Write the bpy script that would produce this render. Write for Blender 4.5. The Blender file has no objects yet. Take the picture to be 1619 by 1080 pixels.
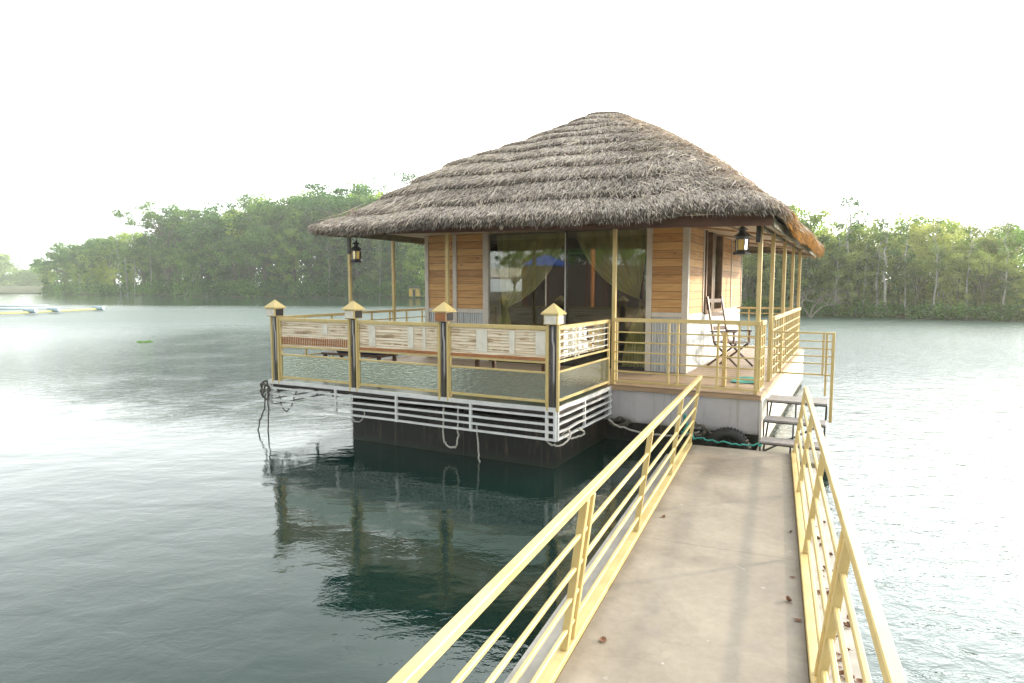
import bpy, bmesh, math, random
from mathutils import Vector, Matrix, noise
R = math.radians
PI = math.pi
random.seed(7)
sc = bpy.context.scene
C = sc.collection

# ------------------------------------------------------------------ camera, light, exposure
CAM_H = 2.37
cd = bpy.data.cameras.new('camera'); cam = bpy.data.objects.new('camera', cd); C.objects.link(cam)
cam.location = (0, 0, CAM_H); cam.rotation_euler = (R(90 - 4.865), 0, 0)
cd.sensor_width = 36; cd.lens = 36 * 1007 / 1619; cd.clip_start = 0.05; cd.clip_end = 5000
sc.camera = cam
GLOW = 3.3
SUN_AZ, SUN_EL = 73.0, 13.0           # azimuth clockwise from +Y, elevation
w = bpy.data.worlds.new('World'); sc.world = w; w.use_nodes = True
nt = w.node_tree; nt.nodes.clear()
out = nt.nodes.new('ShaderNodeOutputWorld'); bg = nt.nodes.new('ShaderNodeBackground')
sky = nt.nodes.new('ShaderNodeTexSky'); sky.sky_type = 'NISHITA'; sky.sun_disc = False
sky.sun_elevation = R(SUN_EL); sky.sun_rotation = R(SUN_AZ); sky.dust_density = 4.0; sky.air_density = 1.0
# thin bright overcast veil in front of the blue: mixed into the sky colour
mx = nt.nodes.new('ShaderNodeMix'); mx.data_type = 'RGBA'; mx.blend_type = 'MIX'
mx.inputs['Factor'].default_value = 0.78
# the veil is brightest round the low sun and along the horizon, as thin haze is
def wn_(t, **kw):
    x = nt.nodes.new(t)
    for k, v in kw.items(): setattr(x, k, v)
    return x
tc = wn_('ShaderNodeTexCoord'); dp = wn_('ShaderNodeVectorMath', operation='DOT_PRODUCT')
dp.inputs[1].default_value = (math.sin(R(62))*math.cos(R(18)), math.cos(R(62))*math.cos(R(18)), math.sin(R(18)))
nt.links.new(tc.outputs['Generated'], dp.inputs[0])
g1 = wn_('ShaderNodeMapRange', interpolation_type='SMOOTHSTEP')
for k, v in (('From Min', .25), ('From Max', 1.0), ('To Min', 0), ('To Max', GLOW)): g1.inputs[k].default_value = v
nt.links.new(dp.outputs['Value'], g1.inputs['Value'])
sp = wn_('ShaderNodeSeparateXYZ'); nt.links.new(tc.outputs['Generated'], sp.inputs[0])
ab = wn_('ShaderNodeMath', operation='ABSOLUTE'); nt.links.new(sp.outputs['Z'], ab.inputs[0])
om = wn_('ShaderNodeMath', operation='SUBTRACT'); om.inputs[0].default_value = 1; nt.links.new(ab.outputs[0], om.inputs[1])
pw = wn_('ShaderNodeMath', operation='POWER'); pw.inputs[1].default_value = 3.0; nt.links.new(om.outputs[0], pw.inputs[0])
ml = wn_('ShaderNodeMath', operation='MULTIPLY_ADD'); ml.inputs[1].default_value = 2.3; ml.inputs[2].default_value = .62; nt.links.new(pw.outputs[0], ml.inputs[0])
# somewhat dimmer behind the photographer
bk = wn_('ShaderNodeMapRange'); nt.links.new(sp.outputs['Y'], bk.inputs['Value'])
for k, v in (('From Min', -.6), ('From Max', .5), ('To Min', .75), ('To Max', 1.15)): bk.inputs[k].default_value = v
m2 = wn_('ShaderNodeMath', operation='MULTIPLY'); nt.links.new(ml.outputs[0], m2.inputs[0]); nt.links.new(bk.outputs[0], m2.inputs[1])
ad = wn_('ShaderNodeMath', operation='ADD'); nt.links.new(m2.outputs[0], ad.inputs[0]); nt.links.new(g1.outputs[0], ad.inputs[1])
vs = wn_('ShaderNodeVectorMath', operation='SCALE'); vs.inputs[0].default_value = (10.9, 11.4, 11.3); nt.links.new(ad.outputs[0], vs.inputs['Scale'])
nt.links.new(vs.outputs[0], mx.inputs['B'])
nt.links.new(sky.outputs[0], mx.inputs['A']); nt.links.new(mx.outputs['Result'], bg.inputs['Color'])
bg.inputs['Strength'].default_value = 0.115
nt.links.new(bg.outputs[0], out.inputs['Surface'])
sl = bpy.data.lights.new('sun', 'SUN'); so = bpy.data.objects.new('sun', sl); C.objects.link(so)
sl.energy = 4.4; sl.angle = R(2.0); sl.color = (1.0, 0.84, 0.62)
so.rotation_euler = (R(90 - SUN_EL), 0, R(180 - SUN_AZ))
so.location = (60, 20, 40)
sc.view_settings.view_transform = 'Standard'; sc.view_settings.look = 'None'
sc.view_settings.exposure = 0.56; sc.view_settings.gamma = 1.0
try:
    sc.cycles.volume_bounces = 1; sc.cycles.max_bounces = 8
    sc.cycles.transparent_max_bounces = 16
except Exception: pass

# ------------------------------------------------------------------ frames
TH = R(28.34)
PLAT = Matrix.Translation((3.434, 8.782, 0)) @ Matrix.Rotation(-TH, 4, 'Z')     # platform frame: u right, v back
WORLD = Matrix.Identity(4)
DZ = 0.876
RAMP_ANG = R(22.6)
RAMP = Matrix.Translation((3.005, 8.235, 0.25)) @ Matrix.Rotation(-RAMP_ANG, 4, 'Z') @ Matrix.Rotation(-0.0150, 4, 'X')

# ------------------------------------------------------------------ mesh builder
class MB:
    def __init__(s): s.v = []; s.f = []; s.smooth = False; s.col = None
    def quadbox(s, P):                       # 8 points: bottom 4 (ccw), top 4
        b = len(s.v); s.v += [Vector(p) for p in P]
        for q in ((3,2,1,0),(4,5,6,7),(0,1,5,4),(1,2,6,5),(2,3,7,6),(3,0,4,7)): s.f.append(tuple(b+i for i in q))
    def box(s, x0, x1, y0, y1, z0, z1):
        if x0 > x1: x0, x1 = x1, x0
        if y0 > y1: y0, y1 = y1, y0
        if z0 > z1: z0, z1 = z1, z0
        s.quadbox([(x0,y0,z0),(x1,y0,z0),(x1,y1,z0),(x0,y1,z0),(x0,y0,z1),(x1,y0,z1),(x1,y1,z1),(x0,y1,z1)])
    def bar(s, a, b, w, h=None, up=(0,0,1)):  # square bar from a to b
        a = Vector(a); b = Vector(b); h = h or w
        d = (b-a).normalized(); u = Vector(up)
        if abs(d.dot(u)) > .98: u = Vector((0,1,0))
        x = d.cross(u).normalized()*w/2; y = x.cross(d).normalized()*h/2
        s.quadbox([a-x-y, a+x-y, a+x+y, a-x+y, b-x-y, b+x-y, b+x+y, b-x+y])
    def tube(s, pts, r, n=8, cap=True):       # r: number or list
        pts = [Vector(p) for p in pts]; k = len(pts)
        rs = r if isinstance(r, (list, tuple)) else [r]*k
        b0 = len(s.v); ref = None
        for i, p in enumerate(pts):
            d = (pts[min(i+1,k-1)]-pts[max(i-1,0)]).normalized()
            if ref is None: ref = Vector((0,0,1)) if abs(d.z) < .9 else Vector((1,0,0))
            x = d.cross(ref)
            x = x.normalized() if x.length > 1e-5 else Vector((1,0,0))
            y = x.cross(d).normalized(); ref = y
            for j in range(n):
                a = 2*PI*j/n; s.v.append(p + (x*math.cos(a)+y*math.sin(a))*rs[i])
        for i in range(k-1):
            for j in range(n):
                j2 = (j+1) % n
                s.f.append((b0+i*n+j, b0+i*n+j2, b0+(i+1)*n+j2, b0+(i+1)*n+j))
        if cap:
            s.f.append(tuple(b0+j for j in range(n))[::-1]); s.f.append(tuple(b0+(k-1)*n+j for j in range(n)))
    def lathe(s, prof, c=(0,0,0), n=20, axis='Z'):
        b0 = len(s.v); c = Vector(c); k = len(prof)
        for (r, z) in prof:
            for j in range(n):
                a = 2*PI*j/n
                q = Vector((r*math.cos(a), r*math.sin(a), z))
                if axis == 'Y': q = Vector((q.x, q.z, q.y))
                if axis == 'X': q = Vector((q.z, q.x, q.y))
                s.v.append(c+q)
        for i in range(k-1):
            for j in range(n):
                j2 = (j+1) % n
                s.f.append((b0+i*n+j, b0+i*n+j2, b0+(i+1)*n+j2, b0+(i+1)*n+j))
    def pyramid(s, cx, cy, z0, z1, hw, hw2=0.004):
        s.quadbox([(cx-hw,cy-hw,z0),(cx+hw,cy-hw,z0),(cx+hw,cy+hw,z0),(cx-hw,cy+hw,z0),
                   (cx-hw2,cy-hw2,z1),(cx+hw2,cy-hw2,z1),(cx+hw2,cy+hw2,z1),(cx-hw2,cy+hw2,z1)])
    def grid(s, fn, nu, nv):
        b0 = len(s.v)
        for i in range(nu+1):
            for j in range(nv+1): s.v.append(Vector(fn(i/nu, j/nv)))
        for i in range(nu):
            for j in range(nv):
                a = b0+i*(nv+1)+j; s.f.append((a, a+1, a+nv+2, a+nv+1))
    def mapv(s, fn): s.v = [Vector(fn(p)) for p in s.v]; return s
    def mesh(s, name, mat, base=Vector((0,0,0))):
        me = bpy.data.meshes.new(name)
        b = Vector(base)
        me.from_pydata([tuple(p-b) for p in s.v], [], s.f)
        if s.smooth:
            me.polygons.foreach_set('use_smooth', [True]*len(me.polygons))
        if s.col:
            ca = me.color_attributes.new('tint', 'FLOAT_COLOR', 'POINT')
            flat = []
            for c in s.col: flat += [c[0], c[1], c[2], 1.0]
            ca.data.foreach_set('color', flat)
        for m in (mat if isinstance(mat, (list, tuple)) else [mat]): me.materials.append(m)
        me.update()
        return me

def link(o): C.objects.link(o); return o
class Thing:
    def __init__(s, name, label, cat, base=(0,0,0), frame=WORLD, group=None, kind=None):
        o = bpy.data.objects.new(name, None); link(o); o.empty_display_size = .2
        o.matrix_world = frame @ Matrix.Translation(base)
        s.o = o; s.base = Vector(base)
        if label: o['label'] = label
        if cat: o['category'] = cat
        if group: o['group'] = group
        if kind: o['kind'] = kind
    def part(s, name, mb, mat, parent=None, label=None, bevel=0):
        ob = bpy.data.objects.new(name, mb.mesh(name, mat, s.base)); link(ob)
        ob.parent = parent or s.o
        if label: ob['label'] = label
        if bevel: add_bevel(ob, bevel)
        return ob
def add_bevel(ob, w):
    m = ob.modifiers.new('bevel', 'BEVEL'); m.width = w; m.segments = 1; m.limit_method = 'ANGLE'; m.angle_limit = R(50)
def single(name, mb, mat, label, cat, base=(0,0,0), frame=WORLD, group=None, kind=None, bevel=0):
    ob = bpy.data.objects.new(name, mb.mesh(name, mat, base)); link(ob)
    ob.matrix_world = frame @ Matrix.Translation(base)
    if label: ob['label'] = label
    if cat: ob['category'] = cat
    if group: ob['group'] = group
    if kind: ob['kind'] = kind
    if bevel: add_bevel(ob, bevel)
    return ob
def copy_tree(o, parent=None):
    c = o.copy(); link(c)
    if parent is not None: c.parent = parent
    for ch in list(o.children): copy_tree(ch, c)
    return c

# ------------------------------------------------------------------ materials
def mat(name): 
    m = bpy.data.materials.new(name); m.use_nodes = True; n = m.node_tree
    return m, n, n.nodes['Principled BSDF']
def N(n, t, **kw):
    x = n.nodes.new(t)
    for k, v in kw.items(): setattr(x, k, v)
    return x
def ramp(n, fac, stops):
    r = N(n, 'ShaderNodeValToRGB'); e = r.color_ramp.elements
    while len(e) < len(stops): e.new(.5)
    for i, (p, c) in enumerate(stops): e[i].position = p; e[i].color = (*c, 1)
    n.links.new(fac, r.inputs[0]); return r.outputs[0]
def texco(n, scale=(1,1,1), kind='Object', rot=(0,0,0)):
    t = N(n, 'ShaderNodeTexCoord'); m = N(n, 'ShaderNodeMapping')
    m.inputs['Scale'].default_value = scale; m.inputs['Rotation'].default_value = rot
    n.links.new(t.outputs[kind], m.inputs[0]); return m.outputs[0]
def noi(n, vec, scale, detail=4, rough=.55, dist=0):
    x = N(n, 'ShaderNodeTexNoise'); x.inputs['Scale'].default_value = scale; x.inputs['Detail'].default_value = detail
    x.inputs['Roughness'].default_value = rough; x.inputs['Distortion'].default_value = dist
    n.links.new(vec, x.inputs['Vector']); return x.outputs['Fac']
def math_(n, op, a, b=None, c=None, clamp=False):
    x = N(n, 'ShaderNodeMath', operation=op); x.use_clamp = clamp
    for i, q in enumerate((a, b, c)):
        if q is None: continue
        if isinstance(q, (int, float)): x.inputs[i].default_value = q
        else: n.links.new(q, x.inputs[i])
    return x.outputs[0]
def mapr(n, v, a, b, c=0., d=1., smooth=True):
    x = N(n, 'ShaderNodeMapRange'); x.interpolation_type = 'SMOOTHSTEP' if smooth else 'LINEAR'
    n.links.new(v, x.inputs['Value'])
    for k, q in (('From Min',a),('From Max',b),('To Min',c),('To Max',d)): x.inputs[k].default_value = q
    return x.outputs[0]
def mixc(n, f, a, b, mode='MIX'):
    x = N(n, 'ShaderNodeMix', data_type='RGBA', blend_type=mode)
    for k, q in (('Factor', f), ('A', a), ('B', b)):
        if isinstance(q, (int, float)): x.inputs[k].default_value = q
        elif isinstance(q, tuple): x.inputs[k].default_value = (*q, 1)
        else: n.links.new(q, x.inputs[k])
    return x.outputs['Result']
def bump(n, b, h, strength=.3, dist=.01):
    x = N(n, 'ShaderNodeBump'); x.inputs['Strength'].default_value = strength; x.inputs['Distance'].default_value = dist
    n.links.new(h, x.inputs['Height']); n.links.new(x.outputs[0], b.inputs['Normal']); return x
def simple(name, c1, c2=None, rough=.5, scale=6, metal=0, bstr=.15, vec_scale=(1,1,1), lo=.35, hi=.65, bd=.004):
    m, n, b = mat(name); c2 = c2 or tuple(x*.7 for x in c1)
    v = texco(n, vec_scale); f = noi(n, v, scale, 6, .6)
    n.links.new(ramp(n, f, [(lo, c2), (hi, c1)]), b.inputs['Base Color'])
    b.inputs['Roughness'].default_value = rough; b.inputs['Metallic'].default_value = metal
    if bstr: bump(n, b, f, bstr, bd)
    return m

# yellow painted metal, slightly chalky with worn patches
def m_yellow():
    m, n, b = mat('yellow_paint'); v = texco(n)
    f = noi(n, v, 3.0, 5, .6); g = noi(n, v, 60, 3, .7)
    c = ramp(n, f, [(.3, (.50, .37, .14)), (.7, (.62, .49, .225))])
    spots = mapr(n, g, .66, .74)
    c = mixc(n, math_(n, 'MULTIPLY', spots, .6), c, (.30, .19, .09))
    dirt = mapr(n, noi(n, texco(n, (1,1,.5)), 7, 6, .7, .5), .50, .72)
    c = mixc(n, math_(n, 'MULTIPLY', dirt, .38), c, (.36, .29, .17))
    n.links.new(c, b.inputs['Base Color']); b.inputs['Roughness'].default_value = .42
    bump(n, b, g, .12, .003); return m
YEL = m_yellow()
WHITE = simple('white_paint', (.72, .72, .71), (.58, .58, .58), .45, 5)
TRIM = simple('trim_paint', (.60, .56, .50), (.50, .46, .41), .5, 5)
DARK = None
def m_hull(name, c1, c2, grime, top):
    m, n, b = mat(name); v = texco(n); t = N(n, 'ShaderNodeTexCoord'); s = N(n, 'ShaderNodeSeparateXYZ'); n.links.new(t.outputs['Object'], s.inputs[0])
    f = noi(n, v, 1.6, 6, .6); st = noi(n, texco(n, (5, 5, .5)), 2.0, 5, .65)
    col = ramp(n, f, [(.35, c2), (.65, c1)])
    col = mixc(n, math_(n, 'MULTIPLY', mapr(n, st, .52, .70), .35), col, (.20,.13,.08))
    z = math_(n, 'ADD', s.outputs['Z'], math_(n, 'MULTIPLY', math_(n, 'SUBTRACT', noi(n, v, 5, 4, .7), .5), .16))
    col = mixc(n, mapr(n, z, top, top-.16), col, grime)
    seam = math_(n, 'LESS_THAN', math_(n, 'FRACT', math_(n, 'DIVIDE', s.outputs['X'], 1.22)), .006)
    col = mixc(n, math_(n, 'MULTIPLY', seam, .5), col, (.10,.09,.08))
    n.links.new(col, b.inputs['Base Color']); b.inputs['Roughness'].default_value = .5; bump(n, b, f, .3, .02); return m
BLACKM = simple('black_iron', (.02, .018, .017), (.012, .011, .01), .4, 8)
DARK = m_hull('dark_steel', (.007, .0075, .006), (.004, .0045, .004), (.010, .016, .009), .14)
GREYH = m_hull('grey_hull_paint', (.50,.48,.50), (.40,.385,.40), (.16,.15,.12), .40)
WHITEH = m_hull('white_hull_paint', (.76,.73,.68), (.62,.58,.52), (.26,.24,.17), .24)
TREAD = simple('grey_tread_plate', (.30, .28, .27), (.22, .20, .20), .6, 12)
DWOOD = simple('dark_wood', (.11, .045, .022), (.05, .02, .012), .45, 9, vec_scale=(1,1,.2))
ROPE = simple('white_rope', (.52, .50, .45), (.34, .32, .28), .85, 60, bstr=.5)
ROPED = simple('weathered_rope', (.12, .11, .09), (.06, .055, .045), .9, 60, bstr=.5)
TEAL = simple('teal_rope', (.06, .40, .33), (.04, .28, .24), .8, 40, bstr=.5)
TYRE = simple('rubber', (.035, .034, .033), (.02, .02, .02), .75, 10, bstr=.3)
NAVY = simple('navy_fabric', (.03, .05, .13), (.02, .035, .09), .85, 14)
BLUEC = simple('blue_canopy', (.035, .085, .36), (.03, .07, .30), .8, 5)
ORANGE = simple('varnished_orange_wood', (.42, .17, .05), (.28, .10, .03), .5, 8)
CREAM = simple('cream_paint', (.74, .70, .60), (.62, .58, .50), .5, 10)
SOFFIT = simple('pale_ceiling_panel', (.62, .52, .40), (.54, .44, .33), .6, 2)
DECKUNDER = simple('deck_underside', (.06, .05, .045), (.035, .03, .028), .8, 5)
PIPEY = simple('yellow_pipe', (.36, .36, .14), (.26, .27, .11), .5, 2)
DRUM = simple('pale_blue_plastic', (.38, .47, .52), (.28, .37, .43), .45, 2)
LEAFDRY = simple('dry_leaf', (.20, .09, .045), (.11, .05, .03), .8, 30)
BARK = simple('grey_bark', (.15, .145, .09), (.08, .08, .05), .9, 8, bstr=.5, vec_scale=(1,1,.3), bd=.05)
PALEBARK = simple('pale_bark', (.50, .48, .42), (.32, .31, .27), .85, 5, bstr=.3, vec_scale=(1,1,.3), bd=.03)
GROUND = simple('bank_soil', (.09, .10, .04), (.055, .06, .03), .95, .4)
RED = simple('faded_red_tile', (.22, .07, .05), (.15, .05, .04), .8, 6)

def m_planks(name, ax='Z', pitch=.142, c=((.30,.14,.047),(.50,.265,.092),(.64,.38,.145)), grain=(1,1,14), vert=False):
    m, n, b = mat(name)
    t = N(n, 'ShaderNodeTexCoord'); s = N(n, 'ShaderNodeSeparateXYZ'); n.links.new(t.outputs['Object'], s.inputs[0])
    z = math_(n, 'DIVIDE', s.outputs[ax], pitch); fl = math_(n, 'FLOOR', z); fr = math_(n, 'FRACT', z)
    wn = N(n, 'ShaderNodeTexWhiteNoise', noise_dimensions='1D'); n.links.new(fl, wn.inputs['W'])
    # plank-wise offset of the grain
    cm = N(n, 'ShaderNodeCombineXYZ'); n.links.new(math_(n, 'MULTIPLY', wn.outputs['Value'], 37.), cm.inputs['X'])
    va = N(n, 'ShaderNodeVectorMath', operation='ADD'); n.links.new(t.outputs['Object'], va.inputs[0]); n.links.new(cm.outputs[0], va.inputs[1])
    mp = N(n, 'ShaderNodeMapping'); mp.inputs['Scale'].default_value = grain; n.links.new(va.outputs[0], mp.inputs[0])
    g = noi(n, mp.outputs[0], 2.2, 6, .62, .6)
    k = math_(n, 'ADD', math_(n, 'MULTIPLY', g, .75), math_(n, 'MULTIPLY', wn.outputs['Value'], .3))
    col = ramp(n, k, [(.32, c[0]), (.52, c[1]), (.72, c[2])])
    kn = noi(n, texco(n, (1,1,2.5)), 5.5, 1, .3); kn = mapr(n, kn, .72, .80)
    col = mixc(n, math_(n, 'MULTIPLY', kn, .7), col, (.10,.035,.015))
    gap = math_(n, 'LESS_THAN', fr, .055)
    col = mixc(n, gap, col, (.085,.04,.018))
    n.links.new(col, b.inputs['Base Color']); b.inputs['Roughness'].default_value = .55
    h = math_(n, 'SUBTRACT', math_(n, 'MULTIPLY', g, .3), gap); bump(n, b, h, .5, .006)
    return m
WOOD = m_planks('cabin_planks')
DECKW = m_planks('deck_planks', 'Y', .12, ((.28,.19,.12),(.40,.28,.18),(.48,.36,.24)), (2,12,1))
FENCEW = m_planks('dark_fence_planks', 'X', .2, ((.010,.006,.005),(.018,.011,.008),(.030,.017,.012)), (14,14,1))

def m_corr():
    m, n, b = mat('corrugated_white_sheet')
    v = texco(n); t = N(n, 'ShaderNodeTexCoord'); s = N(n, 'ShaderNodeSeparateXYZ'); n.links.new(t.outputs['Object'], s.inputs[0])
    f = noi(n, texco(n, (6, 6, .6)), 2, 5, .6)
    col = ramp(n, f, [(.35, (.42, .45, .47)), (.6, (.62, .64, .66))])
    n.links.new(col, b.inputs['Base Color']); b.inputs['Roughness'].default_value = .45
    return m
CORR = m_corr()

def m_concrete():
    m, n, b = mat('worn_concrete'); v = texco(n)
    a = noi(n, v, 1.1, 6, .62, .4); d = noi(n, v, 14, 5, .7); e = noi(n, v, 3.3, 5, .6, 1.0)
    col = ramp(n, a, [(.30, (.158, .128, .099)), (.50, (.248, .208, .162)), (.68, (.330, .284, .224))])
    col = mixc(n, math_(n, 'MULTIPLY', mapr(n, e, .52, .70), .32), col, (.17, .15, .14))
    col = mixc(n, .10, col, ramp(n, d, [(.3, (.14,.13,.12)), (.7, (.60,.57,.52))]), 'MIX')
    # hairline cracks
    vo = N(n, 'ShaderNodeTexVoronoi', feature='DISTANCE_TO_EDGE'); vo.inputs['Scale'].default_value = .55
    wv = N(n, 'ShaderNodeVectorMath', operation='ADD'); nn = N(n, 'ShaderNodeTexNoise'); nn.inputs['Scale'].default_value = 2.5; nn.inputs['Detail'].default_value = 5
    n.links.new(v, nn.inputs['Vector']); sc_ = N(n, 'ShaderNodeVectorMath', operation='SCALE'); sc_.inputs['Scale'].default_value = .5
    n.links.new(nn.outputs['Color'], sc_.inputs[0]); n.links.new(v, wv.inputs[0]); n.links.new(sc_.outputs[0], wv.inputs[1]); n.links.new(wv.outputs[0], vo.inputs['Vector'])
    cr = math_(n, 'LESS_THAN', vo.outputs['Distance'], .0035)
    col = mixc(n, math_(n, 'MULTIPLY', cr, .12), col, (.12,.10,.09))
    wt = mapr(n, noi(n, texco(n, (1,1,1)), 5.5, 3, .5, 2.), .70, .74)
    col = mixc(n, math_(n, 'MULTIPLY', wt, .35), col, (.62,.58,.52))
    t = N(n, 'ShaderNodeTexCoord'); s = N(n, 'ShaderNodeSeparateXYZ'); n.links.new(t.outputs['Object'], s.inputs[0])
    ax = math_(n, 'ABSOLUTE', s.outputs['X']); ed = mapr(n, math_(n, 'ADD', ax, math_(n, 'MULTIPLY', math_(n, 'SUBTRACT', noi(n, v, 6, 5, .7), .5), .16)), .50, .63)
    col = mixc(n, math_(n, 'MULTIPLY', ed, .55), col, (.085,.07,.055))        # dirt gathered against the base beams
    jt = math_(n, 'LESS_THAN', math_(n, 'FRACT', math_(n, 'DIVIDE', math_(n, 'ADD', s.outputs['Y'], math_(n, 'MULTIPLY', noi(n, v, 2, 2, .5), .02)), 2.4)), .0035)
    col = mixc(n, math_(n, 'MULTIPLY', jt, .55), col, (.07,.06,.05))
    grit = mapr(n, noi(n, v, 70, 2, .5), .70, .76); col = mixc(n, math_(n, 'MULTIPLY', grit, .35), col, (.08,.06,.05))
    n.links.new(col, b.inputs['Base Color'])
    n.links.new(mapr(n, a, .3, .7, .5, .75), b.inputs['Roughness'])
    bump(n, b, math_(n, 'ADD', math_(n, 'MULTIPLY', d, .4), e), .25, .01); return m
CONC = m_concrete()

def m_thatch(name, tl=.15, cols=((.045,.038,.032),(.15,.13,.11),(.30,.265,.225))):
    m, n, b = mat(name)
    at = N(n, 'ShaderNodeAttribute', attribute_name='tint'); v = texco(n)
    f = noi(n, v, .9, 5, .6); g = noi(n, v, 24, 4, .8)
    col = ramp(n, math_(n, 'ADD', math_(n, 'MULTIPLY', f, .6), math_(n, 'MULTIPLY', g, .4)), [(.32, cols[0]), (.5, cols[1]), (.68, cols[2])])
    col = mixc(n, 1., col, at.outputs['Color'], 'MULTIPLY')
    n.links.new(col, b.inputs['Base Color']); b.inputs['Roughness'].default_value = .85
    b.inputs['Specular IOR Level'].default_value = .2
    if tl:
        tr = N(n, 'ShaderNodeBsdfTranslucent'); n.links.new(mixc(n, 1., col, (1.3,.95,.55), 'MULTIPLY'), tr.inputs[0])
        ms = N(n, 'ShaderNodeMixShader'); ms.inputs[0].default_value = tl
        n.links.new(b.outputs[0], ms.inputs[1]); n.links.new(tr.outputs[0], ms.inputs[2])
        n.links.new(ms.outputs[0], n.nodes['Material Output'].inputs['Surface'])
    return m
THATCH = m_thatch('grey_thatch', 0)
STRAW = m_thatch('grey_straw', .12, ((.28,.25,.222),(.52,.47,.42),(.70,.645,.585)))
STRAWG = m_thatch('backlit_gold_straw', .35, ((.16,.10,.04),(.34,.22,.09),(.50,.37,.18)))  # gold tone carries the backlit glow of the right eave

def m_leaf(name, dark, mid, light, tl=.35):
    m, n, b = mat(name)
    at = N(n, 'ShaderNodeAttribute', attribute_name='tint'); oi = N(n, 'ShaderNodeObjectInfo')
    s = N(n, 'ShaderNodeSeparateColor'); n.links.new(at.outputs['Color'], s.inputs[0])
    col = ramp(n, s.outputs[0], [(.1, dark), (.5, mid), (.9, light)])
    hs = N(n, 'ShaderNodeHueSaturation'); n.links.new(col, hs.inputs['Color'])
    n.links.new(mapr(n, oi.outputs['Random'], 0, 1, .47, .53, False), hs.inputs['Hue'])
    n.links.new(mapr(n, oi.outputs['Random'], 0, 1, 1.25, .75, False), hs.inputs['Value'])
    b.inputs['Roughness'].default_value = .6; b.inputs['Specular IOR Level'].default_value = .25
    n.links.new(hs.outputs[0], b.inputs['Base Color'])
    tr = N(n, 'ShaderNodeBsdfTranslucent'); n.links.new(mixc(n, 1., hs.outputs[0], (1.3,1.45,.6), 'MULTIPLY'), tr.inputs[0])
    ms = N(n, 'ShaderNodeMixShader'); ms.inputs[0].default_value = tl
    n.links.new(b.outputs[0], ms.inputs[1]); n.links.new(tr.outputs[0], ms.inputs[2])
    n.links.new(ms.outputs[0], n.nodes['Material Output'].inputs['Surface']); return m
LEAF1 = m_leaf('deep_green_leaf', (.024,.070,.014), (.075,.17,.034), (.18,.31,.06))
LEAF2 = m_leaf('yellow_green_leaf', (.07,.14,.022), (.19,.31,.05), (.36,.47,.09))
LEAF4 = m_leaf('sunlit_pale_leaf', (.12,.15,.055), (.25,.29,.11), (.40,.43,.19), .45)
LEAF3 = m_leaf('grey_green_leaf', (.045,.08,.025), (.11,.17,.055), (.21,.28,.10))

def m_glass_panel():
    m, n, b = mat('tinted_mirror_glass')
    b.inputs['Base Color'].default_value = (.40,.45,.40,1); b.inputs['Metallic'].default_value = .9; b.inputs['Roughness'].default_value = .06
    f = noi(n, texco(n, (1,1,5)), 9, 3, .5); bump(n, b, f, .35, .012); return m
MIRR = m_glass_panel()
def m_pane():
    m, n, b = mat('window_glass')
    g = N(n, 'ShaderNodeBsdfGlossy'); g.inputs['Color'].default_value = (1,1,1,1); g.inputs['Roughness'].default_value = .01
    t = N(n, 'ShaderNodeBsdfTransparent'); t.inputs['Color'].default_value = (.84,.87,.83,1)
    fr = N(n, 'ShaderNodeFresnel'); fr.inputs['IOR'].default_value = 1.65
    f = math_(n, 'ADD', math_(n, 'MULTIPLY', fr.outputs[0], .95), .015, clamp=True)
    ms = N(n, 'ShaderNodeMixShader'); n.links.new(f, ms.inputs[0]); n.links.new(t.outputs[0], ms.inputs[1]); n.links.new(g.outputs[0], ms.inputs[2])
    n.links.new(ms.outputs[0], n.nodes['Material Output'].inputs['Surface']); return m
PANE = m_pane()
def m_amber():
    m, n, b = mat('amber_lantern_glass'); b.inputs['Base Color'].default_value = (.75,.50,.06,1); b.inputs['Roughness'].default_value = .2
    b.inputs['Transmission Weight'].default_value = .5; return m
AMBER = m_amber()
CURT = simple('olive_gold_curtain', (.60, .52, .20), (.44, .38, .14), .8, 3)
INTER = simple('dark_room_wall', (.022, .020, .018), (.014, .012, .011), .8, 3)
GOLDTILE = None
def m_refl_board():      # painted reflection for the upper glass: pale wood streaks and blocks
    m, n, b = mat('painted_reflection_board')
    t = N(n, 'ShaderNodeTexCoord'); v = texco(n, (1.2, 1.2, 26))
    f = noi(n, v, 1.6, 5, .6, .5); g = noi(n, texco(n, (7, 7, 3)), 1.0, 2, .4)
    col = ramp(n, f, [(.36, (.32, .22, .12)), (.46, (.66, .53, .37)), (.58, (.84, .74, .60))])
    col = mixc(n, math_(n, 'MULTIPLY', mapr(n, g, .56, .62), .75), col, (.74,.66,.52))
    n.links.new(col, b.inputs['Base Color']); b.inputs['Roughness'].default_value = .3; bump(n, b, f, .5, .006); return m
REFLB = m_refl_board()

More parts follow.
